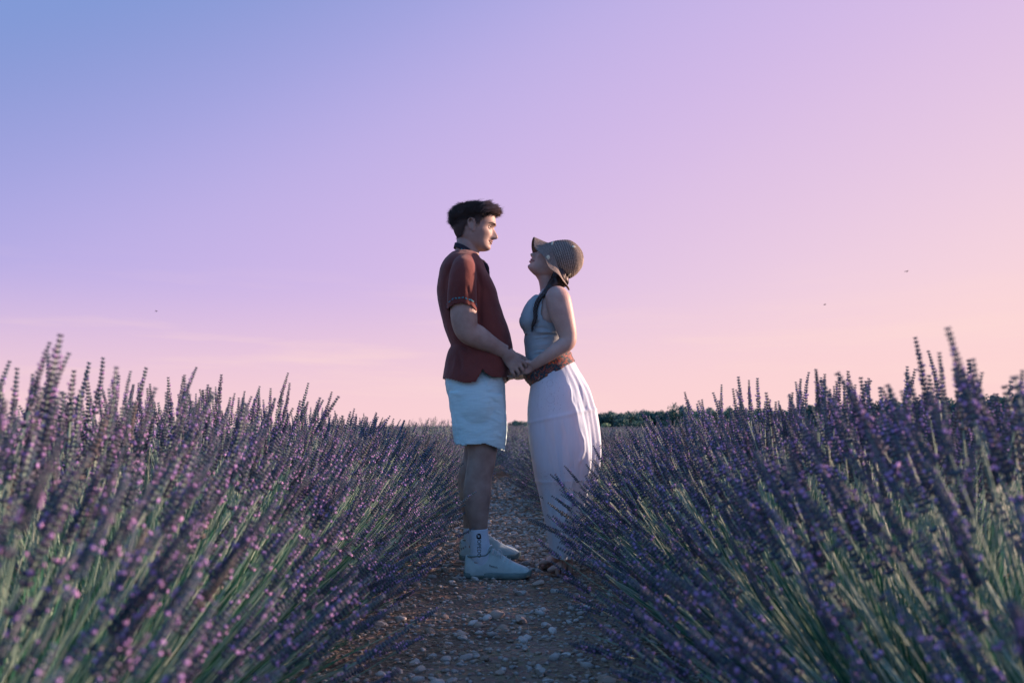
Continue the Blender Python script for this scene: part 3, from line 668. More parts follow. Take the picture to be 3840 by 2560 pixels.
# socks and shoes
for k, (Y, rows, xh, z0) in enumerate(((LN, [(1794, 1983, .0375, .0445), (1796, 2010, .0372, .0455), (1800, 2050, .037, .047), (1801, 2085, .035, .048), (1803, 2122, .030, .046)], 1743, -.004), (LF, [(1770, 1976, .0375, .0445), (1772, 2000, .037, .0455), (1776, 2050, .033, .047), (1778, 2075, .028, .045)], 1724, .022))):
    s = MB(); n = 40; S = spline([wl(a, b, Y, c, d) for a, b, c, d in rows], 26)
    V, F = tube([p[:3] for p in S], [(p[3], p[4]) for p in S], 72)
    V = [Vector(v) for v in V]
    for i in range(26):
        c = Vector(S[i][:3])
        for j in range(72):
            if j % 2: V[i*72+j] = c+(V[i*72+j]-c)*(.985 if i > 1 else 1.0)
            elif i < 2: V[i*72+j] = c+(V[i*72+j]-c)*1.01
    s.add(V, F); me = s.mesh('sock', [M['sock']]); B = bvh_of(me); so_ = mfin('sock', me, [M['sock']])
    if k == 0:
        for body_, size, py in (('TOPEDO', .0265, 2045), ('\u00b0', .026, 2078)):
            tm = text_mesh(body_, size, .0); cc = coords(tm); cen = W(1797, py, Y); res = cc.copy()
            for i, c in enumerate(cc):
                x, z = cen.x+c[1]*.95, cen.z-c[0]*.93
                p, nn = on(B, x, z, .0009); res[i] = p if p is not None else (x, Y-.046, z)
            put(tm, res); mfin('sock_lettering', tm, [M['ink']], so_, smooth=False)
        em = MB(); cen = W(1796, 2006, Y)
        ring = []
        for rr in (.0105, .0045):
            for j in range(20):
                th = 2*math.pi*j/20; q = 1+.0*math.sin(th); x = cen.x+rr*math.copysign(abs(math.cos(th))**.7, math.cos(th)); z = cen.z+rr*1.25*math.copysign(abs(math.sin(th))**.7, math.sin(th)); p, nn = on(B, x, z, .0009); ring.append(p if p is not None else (x, Y-.04, z))
        em.add(ring, [(j, (j+1) % 20, 20+(j+1) % 20, 20+j) for j in range(20) if j not in (7,)]); mbfin('sock_emblem', em, [M['ink']], so_, smooth=False)
    x0 = W(xh, 2140, Y).x; my = 1 if k == 0 else -1
    rot = Matrix.Rotation(rad(-3 if k == 0 else 6), 4, 'Z'); off = Vector((x0, Y, z0))
    tf = lambda V: [rot@Vector(v)+off for v in V]
    s = MB(); V, F = shoe_mesh(my); s.add(tf(V), F); me = s.mesh('shoe', [M['shoe']])
    def pl(a, b, w, h, sy=-1): return (tuple(tf([(a[0], sy*.04, a[1])])[0]), tuple(tf([(b[0], sy*.04, b[1])])[0]), w, h)
    folds(me, [pl((.02, .06), (.11, .075), .003, -.0022), pl((.11, .075), (.15, .04), .003, -.002), pl((.10, .10), (.20, .06), .004, .002), pl((.20, .06), (.25, .036), .004, -.0025), pl((.0, .07), (.035, .06), .003, .002), pl((.215, .07), (.235, .05), .003, -.002), pl((.14, .09), (.19, .07), .0025, -.0015)])
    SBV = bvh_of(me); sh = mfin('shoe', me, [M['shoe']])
    s = MB(); V, F = sole_mesh(my); s.add(tf(V), F); mbfin('sole', s, [M['sole']], sh)
    s = MB(); ring = [(.066+.053*math.cos(a), .0285*math.sin(a), .106+.004*math.cos(a)+(.016 if math.cos(a) > .6 else 0)*(math.cos(a)-.6)*2.5) for a in np.linspace(0, 2*math.pi, 22)]; s.add(*limb([tuple(v)+(.0045, .004) for v in tf(ring)], 60, 8)); mbfin('shoe_collar', s, [M['sole']], sh)
    s = MB(); s.add(*limb([tuple(v)+(r, .004) for v, r in zip(tf([(.104, 0, .112), (.118, 0, .146), (.128, 0, .150)]), (.022, .024, .018))], 12, 12)); mbfin('tongue', s, [M['shoe']], sh)
    for q in range(5):
        x = .135+q*.019; z = np.interp(x, [.125, .15, .19, .23], [.136, .126, .099, .076])
        s = MB(); s.add(*limb([tuple(v)+(.0022, .0022) for v in tf([(x-.004, -.021, z-.017), (x+.001, -.012, z-.001), (x+.002, 0, z+.0022), (x+.001, .012, z-.001), (x-.004, .021, z-.017)])], 14, 6)); mbfin('lace', s, [M['lace']], sh)
    if k == 0:
        s = MB(); s.add(*limb([tuple(v)+(.0018, .0018) for v in tf([(.150, -.014, .128), (.160, -.026, .138), (.176, -.034, .126), (.168, -.03, .11), (.158, -.022, .118)])], 16, 6)); s.add(*limb([tuple(v)+(.0018, .0018) for v in tf([(.150, -.010, .128), (.140, -.024, .140), (.132, -.032, .126), (.140, -.03, .112)])], 16, 6)); mbfin('lace_bow', s, [M['lace']], sh)
        tm = text_mesh('Reebok', .0135, 0); cc = coords(tm); cen = tf([(.135, -.04, .058)])[0]; res = cc.copy()
        for i, c in enumerate(cc):
            x, z = cen.x+c[0]*.95+.002, cen.z+c[1]-c[0]*.2
            p, nn = on(SBV, x, z, .0009); res[i] = p if p is not None else (x, Y-.04, z)
        put(tm, res); mfin('shoe_lettering', tm, [M['ink']], sh, smooth=False)

# ---------------- the woman
YW = 3.95
woman = tag(empty('person', (W(2115, 2130, YW).x, YW, 0)), 'person in a straw sun hat, grey top and long white skirt looking up', 'person')
WO = Vector(woman.location)
wf = lambda name, me, mats, parent=woman, **k: mfin(name, me, mats, parent, WO, **k)
wb = lambda name, mb, mats, parent=woman, **k: mbfin(name, mb, mats, parent, WO, **k)
TL = rad(39)
# origin so that the chin stands where it stands in the photograph
chin = np.array([.079, 0, -.096]); cz_ = W(1979, 1001, YW)
cx_ = chin[0]*math.cos(TL)-chin[2]*math.sin(TL); czz = chin[0]*math.sin(TL)+chin[2]*math.cos(TL)
WHO = Vector((cz_.x+cx_, YW, cz_.z-czz)); wx = lambda P: xf_head(P, WHO, TL, rad(5), True)
body = MB()
FEM_PROF = [((z if z < .03 else .03+(z-.03)*.55), x-max(0, z-.02)*.55) for z, x in FEM_PROF]
GW, _, _ = head_grid(FEM_ROWS, FEM_PROF)
body.add(wx(GW), grid_faces(GW.shape[0], GW.shape[1]))
for s in (-1, 1):
    for V, F in ear_parts(-.006, .006, s, .063): body.add(wx(V), F)
body.add(*limb([wl(2058, 985, YW, .045, .05), wl(2050, 1020, YW, .047, .050), wl(2056, 1060, YW, .047, .046), wl(2064, 1095, YW, .055, .052), wl(2070, 1120, YW, .09, .06)], 22, 24))
body.add(*limb([wl(2000, 1005, YW, .016, .012), wl(2022, 1022, YW, .03, .026), wl(2045, 1040, YW, .04, .04)], 12, 20))
WT = [(1082, 2035, 2105, .075), (1100, 2023, 2125, .115), (1130, 2000, 2138, .145), (1165, 1982, 2140, .15), (1200, 1968, 2138, .148), (1240, 1968, 2130, .140), (1275, 1965, 2122, .130), (1310, 1968, 2118, .128), (1345, 1971, 2126, .136), (1385, 1974, 2145, .152), (1430, 1985, 2165, .165)]
body.add(*sections([sec(f+6, py, b-6, py, YW, hw-.010) for py, f, b, hw in WT], 60, 44, 2.15))
for s in (-1, 1): body.add(*ball(tuple(W(1988, 1205, YW+s*.066)), (.048, .050, .052), 20, 14))
WNY = YW-.165
body.add(*limb([wl(2088, 1098, WNY+.045, .040, .045), wl(2092, 1118, WNY+.012, .050, .060), wl(2103, 1165, WNY, .045, .060), wl(2119, 1217, WNY, .042, .051), wl(2129, 1258, WNY, .038, .044), wl(2126, 1284, WNY-.005, .034, .040), wl(2100, 1303, WNY-.010, .033, .037), wl(2070, 1323, WNY-.012, .030, .032), wl(2030, 1350, WNY+.005, .024, .027), wl(2000, 1369, WNY+.035, .020, .024)], 64, 26))
WFY = YW+.165
body.add(*limb([wl(2088, 1098, WFY-.045, .040, .045), wl(2092, 1118, WFY-.012, .048, .056), wl(2105, 1180, WFY, .044, .055), wl(2118, 1240, WFY, .038, .046), wl(2100, 1300, WFY, .034, .038), wl(2050, 1350, WFY-.02, .029, .032), wl(2000, 1393, WFY-.05, .022, .026), wl(1970, 1403, WFY-.06, .020, .023)], 60, 24))
# near hand inside his
hy2 = NY+.088
kn = [W(1962, 1372, hy2-.004), W(1960, 1382, hy2-.002), W(1958, 1391, hy2), W(1958, 1399, hy2+.004)]
tp = [[k+Vector((-.024, -.002+.002*i, -.006)), k+Vector((-.044+.003*i, .004, -.014)), k+Vector((-.054+.005*i, .008, -.022))] for i, k in enumerate(kn)]
hand(body, wl(2000, 1369, hy2, .020, .024), kn, tp, [W(1992, 1362, hy2-.008), W(1978, 1358, hy2-.014), W(1962, 1362, hy2-.016)], (.0125, .030), .0072)
fy2 = FY-.085
kn = [W(1930, 1399, fy2-.010), W(1928, 1405, fy2-.004), W(1926, 1411, fy2+.004), W(1926, 1416, fy2+.014)]
tp = [[k+Vector((-.022, .0, -.006)), k+Vector((-.036, .006, -.016)), k+Vector((-.040, .012, -.024))] for k in kn]
hand(body, wl(1970, 1403, fy2, .020, .023), kn, tp, [W(1962, 1398, fy2-.018), W(1940, 1396, fy2-.026), W(1920, 1400, fy2-.028)], (.0135, .026), .0072)
# lower legs and feet
for sgn, ax, ay, tx, ty, Y in ((0, 2110, 2092, 2078, 2128, YW-.055), (1, 2085, 2072, 2044, 2098, YW+.085)):
    body.add(*limb([wl(2095, 1420, YW+(Y-YW)*.8, .07, .085), wl(2115, 1600, YW+(Y-YW)*.8, .07, .075), wl(2120, 1780, Y, .05, .052), wl(2118, 1905, Y, .045, .045)], 20, 20))
    body.add(*limb([wl(2118, 1890, Y, .045, .045), wl(ax+4, ay-80, Y, .035, .037), wl(ax+6, ay-20, Y, .028, .031), wl(ax+6, ay+4, Y, .029, .034)], 24, 20))
    a = W(ax+26, ay+28, Y); b = W(tx+14, ty-2, Y-.012); fz = a.z*0+.030 if sgn == 0 else .034+.0
    z0 = .022 if sgn == 0 else .030
    A = Vector((W(ax+24, 2100, Y).x, Y, z0+.028)); B = Vector((W(tx, 2100, Y).x, Y-.02, z0+.010))
    body.add(*limb([(A.x, A.y, A.z, .024, .026), (*A.lerp(B, .25), .030, .034), (*A.lerp(B, .5), .036, .026), (*A.lerp(B, .78), .043, .018), (*A.lerp(B, .92), .040, .012)], 24, 20))
    body.add(*limb([wl(ax+6, ay, Y, .029, .034), (*(A.lerp(B, .2)+Vector((0, 0, .02))), .03, .034), (*A.lerp(B, .25), .028, .030)], 10, 18))
    for t in range(5):
        o = (t-2)*.0165; r = (.0115, .0088, .0084, .008, .0075)[t]; c = A.lerp(B, .9)+Vector((0, o, 0))
        l = (.034, .033, .028, .022, .014)[t]; body.add(*limb([(*c, r, r), (*(c+Vector((-l*.6, 0, .002))), r*1.0, r), (*(c+Vector((-l, 0, -.004))), r*.95, r*.8)], 10, 12)); body.add(*ball(tuple(c+Vector((-l, 0, -.004))), r*.9))
me = fuse(body, .0034, 3, .5)
wf('body', me, [M['skin_w']])
for s in (-1, 1):
    e = MB(); V, F = ball((0.0625, s*.029, .0055), .0118, 16, 12); e.add(wx(V), F, 0); V, F = ball((0.0702, s*.0288, .0045), (.0045, .0054, .0054), 12, 8); e.add(wx(V), F, 1); mbmulti('eye', e, [M['eye_white'], M['iris']], woman, WO, True)
    e = MB(); V, F = limb([(.0765, s*.018, .0055, .0016, .0016), (.0765, s*.026, .0105, .0022, .0026), (.071, s*.036, .0095, .0022, .0026), (.065, s*.042, .003, .0012, .0012)], 14, 8); e.add(wx(V), F); wb('eyelid', e, [M['black_hair']])
    e = MB(); V, F = limb([(.094, s*.012, .0205, .0012, .0022), (.089, s*.024, .0265, .0018, .003), (.080, s*.036, .0270, .0015, .0026), (.070, s*.046, .022, .001, .0012)], 16, 8); e.add(wx(V), F); wb('eyebrow', e, [M['black_hair']])
e = MB()
V, F = limb([(.070, -.026, -.0585, .002, .001), (.0865, -.012, -.0575, .003, .003), (.0905, 0, -.0565, .003, .0036), (.0865, .012, -.0575, .003, .003), (.070, .026, -.0585, .002, .001)], 16, 8); e.add(wx(V), F)
V, F = limb([(.070, -.025, -.0600, .002, .001), (.0845, -.012, -.0675, .003, .0036), (.0885, 0, -.0690, .003, .0042), (.0845, .012, -.0675, .003, .0036), (.070, .025, -.0600, .002, .001)], 16, 8); e.add(wx(V), F)
wb('lips', e, [M['lip']])

# hair under the hat and the braid over the near shoulder
b = MB()
b.add(*limb([wl(2075, 975, YW, .080, .060), wl(2090, 1005, YW, .074, .055), wl(2096, 1030, YW-.01, .066, .050), wl(2088, 1056, YW-.03, .052, .040), wl(2066, 1078, YW-.06, .030, .026), wl(2046, 1098, YW-.085, .020, .018), wl(2030, 1115, YW-.11, .016, .015)], 50, 26))
b.add(*limb([wl(2090, 1000, YW+.02, .06, .045), wl(2106, 1040, YW+.0, .055, .038), wl(2116, 1068, YW-.01, .04, .022)], 20, 20))
hm = fuse(b, .004, 3); ruffle(hm, .004, 50, (1, 1, .4))
wh = wf('hair', hm, [M['black_hair']])
b = MB(); cp = spline([W(2038, 1104, YW-.120), W(2022, 1120, YW-.125), W(2012, 1140, YW-.128), W(2007, 1165, YW-.132), W(2008, 1188, YW-.134), W(2002, 1208, YW-.134), W(1997, 1226, YW-.130)], 90)
for ph in (0, 2.094, 4.189):
    rows = []
    for i, c in enumerate(cp):
        t = i/89; a = t*26+ph; r = .0062*(1-.35*t); q = .0078*(1-.45*t)*(1 if t < .93 else (1-t)/.07+.15)
        rows.append((c[0]+r*math.sin(a), c[1]+r*.6*math.sin(2*a), c[2], q, q))
    V, F = tube([x[:3] for x in rows], [x[3] for x in rows], 8); b.add(V, F)
me = b.mesh('braid', []); wf('braid', me, [M['black_hair']])
sb = MB(); rt = []; dr = []; ln = []
for i in range(150):
    c = cp[R.randrange(5, 88)]; rt.append(c); dr.append((R.gauss(0, .6), -.3, -1)); ln.append(R.uniform(.01, .03))
for i in range(60): rt.append(cp[88]+np.array([R.gauss(0, .002), R.gauss(0, .002), 0])); dr.append((R.gauss(-.15, .2), R.gauss(0, .2), -1)); ln.append(R.uniform(.015, .032))
strands(sb, rt, dr, ln, .0006, lambda p, d: (R.gauss(0, .5), 0, -.3), 5); tag(wb('loose_strands', sb, [M['black_hair']], wh), kind='stuff')

# halter top
s = MB(); s.add(*sections([sec(f, py, bb, py, YW, hw) for py, f, bb, hw in WT[:10]], 80, 56, 2.15))
for sg in (-1, 1): s.add(*ball(tuple(W(1990, 1205, YW+sg*.064)), (.0565, .056, .056), 28, 20)); s.add(*limb([wl(2024, 1118, YW+sg*.05, .035, .030), wl(2002, 1150, YW+sg*.058, .045, .042), wl(1990, 1190, YW+sg*.062, .052, .052)], 12, 20)); s.add(*limb([wl(1990, 1205, YW+sg*.06, .05, .05), wl(2000, 1245, YW+sg*.05, .045, .046)], 8, 20))
top = fuse(s, .004, 7, .5)
ax_ = [W(2000, y, YW-.12).z for y in (1085, 1100, 1130, 1180, 1200, 1212, 1222)]; av = [W(x, y, YW-.12).x for x, y in ((2046, 1085), (2040, 1100), (2031, 1130), (2028, 1180), (2036, 1200), (2056, 1212), (2160, 1222))]
def top_cut(c, n):
    if c.z > W(2000, 1088, YW).z or c.z < W(2000, 1380, YW).z: return True
    lim = np.interp(c.z, ax_[::-1], av[::-1]) if c.z > ax_[-1] else 99
    return c.x > lim
cut(top, top_cut)
ny = YW-.13
folds(top, fl([(1966, 1246), (2010, 1243), (2070, 1247)], ny, .005, .0060) + fl([(1965, 1255), (2020, 1257), (2085, 1254)], ny, .005, -.0075) + fl([(1966, 1266), (2030, 1266), (2060, 1260)], ny, .0045, .0053) + fl([(1968, 1277), (2010, 1272), (2040, 1264)], ny, .0045, -.0053)
      + fl([(1972, 1318), (2010, 1312), (2060, 1308)], ny, .005, -.0075) + fl([(1972, 1327), (2010, 1320), (2050, 1317)], ny, .0045, .0067) + fl([(1985, 1350), (2000, 1332), (2030, 1324)], ny, .005, -.0060) + fl([(1968, 1300), (2020, 1292), (2060, 1290)], ny, .008, .0037)
      + fl([(1990, 1232), (2030, 1228), (2060, 1236)], ny, .006, -.0045) + fl([(1968, 1288), (2000, 1286)], ny, .006, .0045) + fl([(1975, 1340), (2010, 1345), (2040, 1335)], ny, .005, .0045) + fl([(1988, 1228), (2010, 1215), (2022, 1200)], ny, .007, -.0045))
ruffle(top, .0015, 22, (.5, 1, 1.6))
wf('halter_top', top, [M['top']], solid=.0022)
# scarf knotted round the hips
s = MB(); s.add(*sections([sec(1964, 1386, 2130, 1300, YW, .143), sec(1962, 1402, 2139, 1322, YW, .148), sec(1971, 1426, 2149, 1343, YW, .152), sec(1988, 1447, 2155, 1357, YW, .154)], 26, 64, 2.2))
sash = s.mesh('sash', []); ruffle(sash, .005, 26, (.7, 1, 1.8)); ruffle(sash, .002, 70, (.6, 1, 1.8))
wf('hip_scarf', sash, [M['sash']])

# skirt
FB = [((1990, 1440), (2148, 1350), .152), ((1985, 1470), (2166, 1382), .160), ((1982, 1500), (2190, 1422), .170), ((1980, 1540), (2213, 1466), .178), ((1980, 1590), (2233, 1540), .184), ((1984, 1650), (2247, 1610), .186), ((1991, 1700), (2253, 1668), .184), ((1998, 1750), (2251, 1725), .178),
      ((2008, 1800), (2242, 1785), .166), ((2021, 1854), (2230, 1846), .150), ((2034, 1910), (2206, 1908), .142), ((2048, 1975), (2178, 1975), .132), ((2058, 2040), (2158, 2040), .124), ((2066, 2080), (2146, 2086), .118)]
S = spline([sec(*f, *bb, YW, hw) for f, bb, hw in FB], 200); n = 220; V = []; uvr = random.Random(5)
for i, r in enumerate(S):
    t = i/199; cx, cz = (r[0]+r[2])/2, (r[1]+r[3])/2; ux, uz = (r[2]-r[0])/2, (r[3]-r[1])/2
    tier = 0 if t < .30 else (1 if t < .62 else 2); tt_ = (t/.30, (t-.30)/.32, (t-.62)/.38)[tier]
    for j in range(n):
        th = 2*math.pi*j/n                                    # 0 front (left), pi back (right); near side is th in (pi, 2pi)
        c, d = math.cos(th), math.sin(th)
        backness = .12+.88*sm(-.1, .75, -c)
        k = (26, 38, 30)[tier]
        f = math.sin(k*th+2.3*noise.noise(Vector((c*1.5, d*1.5, t*1.5+tier*7))))*.0022*backness*(.4+.6*tt_)
        f += math.sin(9*th+3*noise.noise(Vector((c*1.2+5, d*1.2, t*1.1)))+t*2)*.0075*backness*sm(.0, .35, t)
        f += .004*noise.noise(Vector((c*4, d*4, t*7)))
        e = .006*math.exp(-((t-.30)/.008)**2)+.005*math.exp(-((t-.62)/.008)**2)
        sc_ = 1+(f+e*.5)/.15
        V.append((cx-(-ux)*(-c)*sc_ if False else cx-ux*c*sc_, r[4]+r[5]*math.copysign(abs(d)**.92, d)*sc_, cz-uz*c*sc_))
b = MB(); b.add(V, [(i*n+j, i*n+(j+1) % n, (i+1)*n+(j+1) % n, (i+1)*n+j) for i in range(199) for j in range(n)])
sk = b.mesh('skirt', [])
ny = YW-.17
folds(sk, fl([(2120, 1376), (2136, 1430), (2143, 1500), (2160, 1545), (2168, 1600), (2186, 1650)], ny, .006, .009) + fl([(2135, 1368), (2158, 1430), (2168, 1500), (2178, 1545)], ny, .006, .008) + fl([(2150, 1370), (2180, 1440), (2192, 1520)], ny+.03, .006, .007)
      + fl([(2186, 1640), (2190, 1690), (2172, 1735)], ny, .006, .008) + fl([(2128, 1400), (2146, 1470), (2152, 1530)], ny, .007, -.006) + fl([(2060, 1400), (2052, 1500), (2056, 1600)], ny, .020, .004) + fl([(2100, 1600), (2110, 1700), (2120, 1850)], ny, .014, -.006)
      + fl([(2030, 1430), (2020, 1500), (2024, 1560)], ny+.02, .008, .0035) + fl([(2085, 1400), (2078, 1470), (2080, 1540)], ny, .007, -.0035) + fl([(2110, 1560), (2124, 1640), (2140, 1740)], ny, .008, .005) + fl([(2040, 1570), (2046, 1660), (2060, 1750)], ny, .010, -.004) + fl([(2075, 1575), (2084, 1680), (2096, 1760)], ny, .008, .004) + fl([(2066, 1780), (2078, 1880), (2088, 1990)], ny+.02, .007, -.004) + fl([(2105, 1780), (2110, 1880), (2108, 2000)], ny+.02, .007, .005) + fl([(2150, 1760), (2140, 1860), (2120, 1960)], ny+.02, .012, .008) + fl([(2080, 1700), (2085, 1850), (2095, 2000)], ny+.02, .016, .005) + fl([(2165, 1840), (2150, 1920), (2128, 2010)], ny+.04, .010, -.008))
KB = bvh_of(sk)
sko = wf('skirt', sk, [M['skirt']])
ey = MB()
def eyelet(px, py, r=.0011):
    w = W(px, py, YW-.16); p, nn = on(KB, w.x, w.z, .0014)
    if p is None: return
    q = nn.to_track_quat('Z', 'Y').to_matrix(); ey.add([p]+[p+q@Vector((r*math.cos(a), r*math.sin(a), 0)) for a in np.linspace(0, 2*math.pi, 7)[:6]], [(0, i+1, (i+1) % 6+1) for i in range(6)])
for cx, cy, rr in ((2062, 1437, 12), (2065, 1497, 14), (2062, 1790, 13)):
    for a in range(14): eyelet(cx+rr*math.cos(a*.4488), cy+rr*math.sin(a*.4488))
for i in range(46): eyelet(R.uniform(2012, 2112), R.uniform(1420, 1548))
for i in range(40): eyelet(R.uniform(2030, 2130), R.uniform(1765, 1860))
tag(wb('eyelets', ey, [M['eyelet']], sko, smooth=False), kind='stuff')
bt = MB(); w = W(1987, 1525, YW-.10); p, nn = on(KB, w.x, w.z, .001); bt.add(*ball(tuple(p if p else w), .0035)); wb('button', bt, [M['lace']], sko)

# sandals
for Y, x1, x2, z0 in ((YW-.07, 2070, 2146, .006), (YW+.10, 2034, 2112, .014)):
    a = W(x1-4, 2100, Y).x; c = W(x2, 2100, Y).x; s = MB(); rows = []
    for i, (t, hw) in enumerate([(0, .018), (.06, .036), (.2, .047), (.4, .043), (.6, .034), (.85, .032), (1, .018)]): rows.append((a+(c-a)*t, Y-.018*(1-t), z0, hw, .0075))
    s.add(*limb(rows, 30, 16)); so_ = wb('sandal', s, [M['sandal']])
    for t, hh in ((.26, .040), (.52, .062), (.9, .055)):
        x = a+(c-a)*t; s = MB(); n = 20; V = []
        for j in range(n+1):
            th = math.pi*j/n
            for dx in (-.011, .011): V.append((x+dx+(.010 if t == .52 else 0)*math.sin(th), Y-.018*(1-t)+.046*math.cos(th)*(1 if t < .5 else .78), z0+.002+hh*math.sin(th)))
        s.add(V, [(2*j, 2*j+1, 2*j+3, 2*j+2) for j in range(n)]); me = s.mesh('strap', []); wf('strap', me, [M['sandal']], so_, solid=.003, offset=0)

# sun hat
inner = [(2057, 913, 0)] ; CR = [sec(2054, 913, 2098, 1036, YW, .088), sec(2088, 904, 2130, 1044, YW, .094), sec(2126, 902, 2158, 1030, YW, .092), sec(2148, 910, 2176, 1010, YW, .080), sec(2168, 927, 2184, 994, YW, .058), sec(2180, 944, 2187, 978, YW, .032), sec(2184, 958, 2187, 966, YW, .008)]
rim = [(2001, 891, -.02), (2004, 921, -.085), (2033, 957, -.125), (2060, 1003, -.140), (2094, 1030, -.128), (2124, 1068, -.080), (2134, 1087, .0), (2122, 1060, .09), (2085, 1012, .14), (2040, 990, .13), (2003, 968, .095), (1993, 934, .045)]
n = 300
rp = [np.array(W(a, b_, YW+y)) for a, b_, y in rim]; rp = [rp[-1]]+rp+[rp[0], rp[1]]
RP = []
for j in range(n):
    u = j/n*12; i = int(u); f = u-i; p0, p1, p2, p3 = rp[i], rp[i+1], rp[i+2], rp[(i+3) % len(rp)] if i+3 < len(rp) else rp[3]
    RP.append(0.5*((2*p1)+(-p0+p2)*f+(2*p0-5*p1+4*p2-p3)*f*f+(-p0+3*p1-3*p2+p3)*f**3))
SC = spline(CR, 90); V = []; nb = 70
def ringpt(r, th):
    c, d = math.cos(th), math.sin(th); cx, cz = (r[0]+r[2])/2, (r[1]+r[3])/2; return np.array([cx-(r[2]-r[0])/2*c, r[4]-r[5]*d, cz-(r[3]-r[1])/2*c])
for i in range(nb):
    t = 1-i/nb
    for j in range(n):
        a = ringpt(SC[0], 2*math.pi*j/n); v = a+(RP[j]-a)*t; ctr = np.array([SC[0][0], YW, SC[0][1]])
        v = v+np.array([0.012, 0, 0])*math.sin(math.pi*t)*0+np.array([.0035*math.sin(7*2*math.pi*j/n)*t, 0, .003*math.sin(5*2*math.pi*j/n+1)*t]); V.append(v)
for r in SC:
    for j in range(n): V.append(ringpt(r, 2*math.pi*j/n))
V = np.array(V); rowsN = len(V)//n
F = [(i*n+j, i*n+(j+1) % n, (i+1)*n+(j+1) % n, (i+1)*n+j) for i in range(rowsN-1) for j in range(n)]
F.append(tuple((rowsN-1)*n+j for j in range(n)))
b = MB(); b.add(V, F); hat = b.mesh('hat', [])
co = coords(hat); no = normals(hat); d = np.zeros(len(co))
ri = np.repeat(np.arange(rowsN), n); ji = np.tile(np.arange(n), rowsN)
arc = ri*.0024
d = .0016*np.abs(np.sin(arc/.0078*math.pi))+.0007*np.sin(ji/n*2*math.pi*75+(np.floor(arc/.0078) % 2)*math.pi)
put(hat, co+no*d[:, None])
uvl = hat.uv_layers.new(name='uv'); uvd = np.empty(len(hat.loops)*2); li = 0
for p in hat.polygons:
    js = [v % n for v in p.vertices]; wrap = max(js)-min(js) > n/2
    for v in p.vertices:
        j = v % n
        if wrap and j == 0: j = n
        uvd[li] = j/n*75; uvd[li+1] = (v//n)*.0024/.0078; li += 2
uvl.data.foreach_set('uv', uvd)
HB = bvh_of(hat)
hato = wf('sun_hat', hat, [M['straw']], solid=.0015)
for px, py, r, sq in ((2054, 969, .0115, .8), (2152, 924, .0115, .8), (2139, 1021, .012, .55), (2074, 906, .012, .5)):
    w = W(px, py, YW-.10); p, nn = on(HB, w.x, w.z, .003)
    if p is None: continue
    q = nn.to_track_quat('Z', 'Y').to_matrix(); s = MB(); V, F = ball((0, 0, 0), (r*sq, r, .0018), 16, 8); s.add([p+q@Vector(v) for v in V], F); wb('shell_disc', s, [M['sequin']], hato)
# ------------------------------------------------------------------ ground and path
ROWX = 0.87
def hgt(x, y):
    h = .010*noise.fractal(Vector((x*2.2, y*2.2, 0)), 1, 2, 4)+.006*noise.noise(Vector((x*16, y*16, 3)))
    h += .02*math.exp(-((x+.02)/.25)**2-((y-4.2)/.18)**2)*0
    return h
def sheet(name, x0, x1, y0, y1, step, z, mat, f):
    nx = int((x1-x0)/step)+1; ny_ = int((y1-y0)/step)+1
    V = [(x0+i*step, y0+j*step, z+f(x0+i*step, y0+j*step)) for j in range(ny_) for i in range(nx)]
    F = [(j*nx+i, j*nx+i+1, (j+1)*nx+i+1, (j+1)*nx+i) for j in range(ny_-1) for i in range(nx-1)]
    b = MB(); b.add(V, F); return link(name, b.mesh(name, [mat]))
b = MB(); b.add([(-900, -50, -.035), (900, -50, -.035), (900, 1800, -.035), (-900, 1800, -.035)], [(0, 1, 2, 3)])
ground = tag(link('ground', b.mesh('ground', [M['soil']])), kind='structure')
path = tag(sheet('stony_path', -.75, .75, .6, 14, .035, 0, M['soil'], hgt), 'pale stony earth path between the two lavender rows', kind='structure')

def stone_variant(seed, sub=2):
    r = random.Random(seed); bm = bmesh.new(); bmesh.ops.create_icosphere(bm, subdivisions=sub, radius=1)
    sx_, sy_, sz_ = 1, r.uniform(.6, .9), r.uniform(.38, .62); o = Vector((seed*3.1, 1, 2))
    for v in bm.verts:
        n_ = noise.noise(v.co*1.1+o)*.48+noise.noise(v.co*2.6+o)*.24
        v.co = Vector((v.co.x*sx_, v.co.y*sy_, v.co.z*sz_))*(1+n_)
    me = bpy.data.meshes.new('stone'); bm.to_mesh(me); bm.free(); me.materials.append(M['stone'] if seed % 3 else M['stone_b'])
    me.polygons.foreach_set('use_smooth', [seed % 2 == 0 and sub > 1]*len(me.polygons)); return me
sv = [stone_variant(i) for i in range(10)]
RS = random.Random(11); cnt = 0
while cnt < 300:
    y = 1.9+4.2*RS.random()**1.6; x = RS.gauss(0, .30) if RS.random() < .8 else RS.uniform(-.6, .6)
    if abs(x) > .62: continue
    r = RS.uniform(.010, .024)*(1+.8*(RS.random() < .14))
    o = link('stone', sv[RS.randrange(10)], path, (x, y, hgt(x, y)+r*.18)); o.scale = (r, r, r); o.rotation_euler = (RS.uniform(-.3, .3), RS.uniform(-.3, .3), RS.uniform(0, 6.28)); cnt += 1
b = MB(); small = [stone_variant(40+i, 1) for i in range(5)]; sd = [(coords(m_).copy(), [tuple(p.vertices) for p in m_.polygons]) for m_ in small]
for i in range(9500):
    y = 1.6+9.5*RS.random()**1.9; x = RS.uniform(-.7, .7); r = RS.uniform(.004, .0135)*(1+.15*y if y > 4 else 1); cv, cf = sd[RS.randrange(5)]
    a = RS.uniform(0, 6.28); ca, sa = math.cos(a), math.sin(a); q = cv*r; q = np.stack([q[:, 0]*ca-q[:, 1]*sa+x, q[:, 0]*sa+q[:, 1]*ca+y, q[:, 2]+hgt(x, y)+r*.2], 1); b.add(q, cf, 0 if RS.random() < .6 else 1)
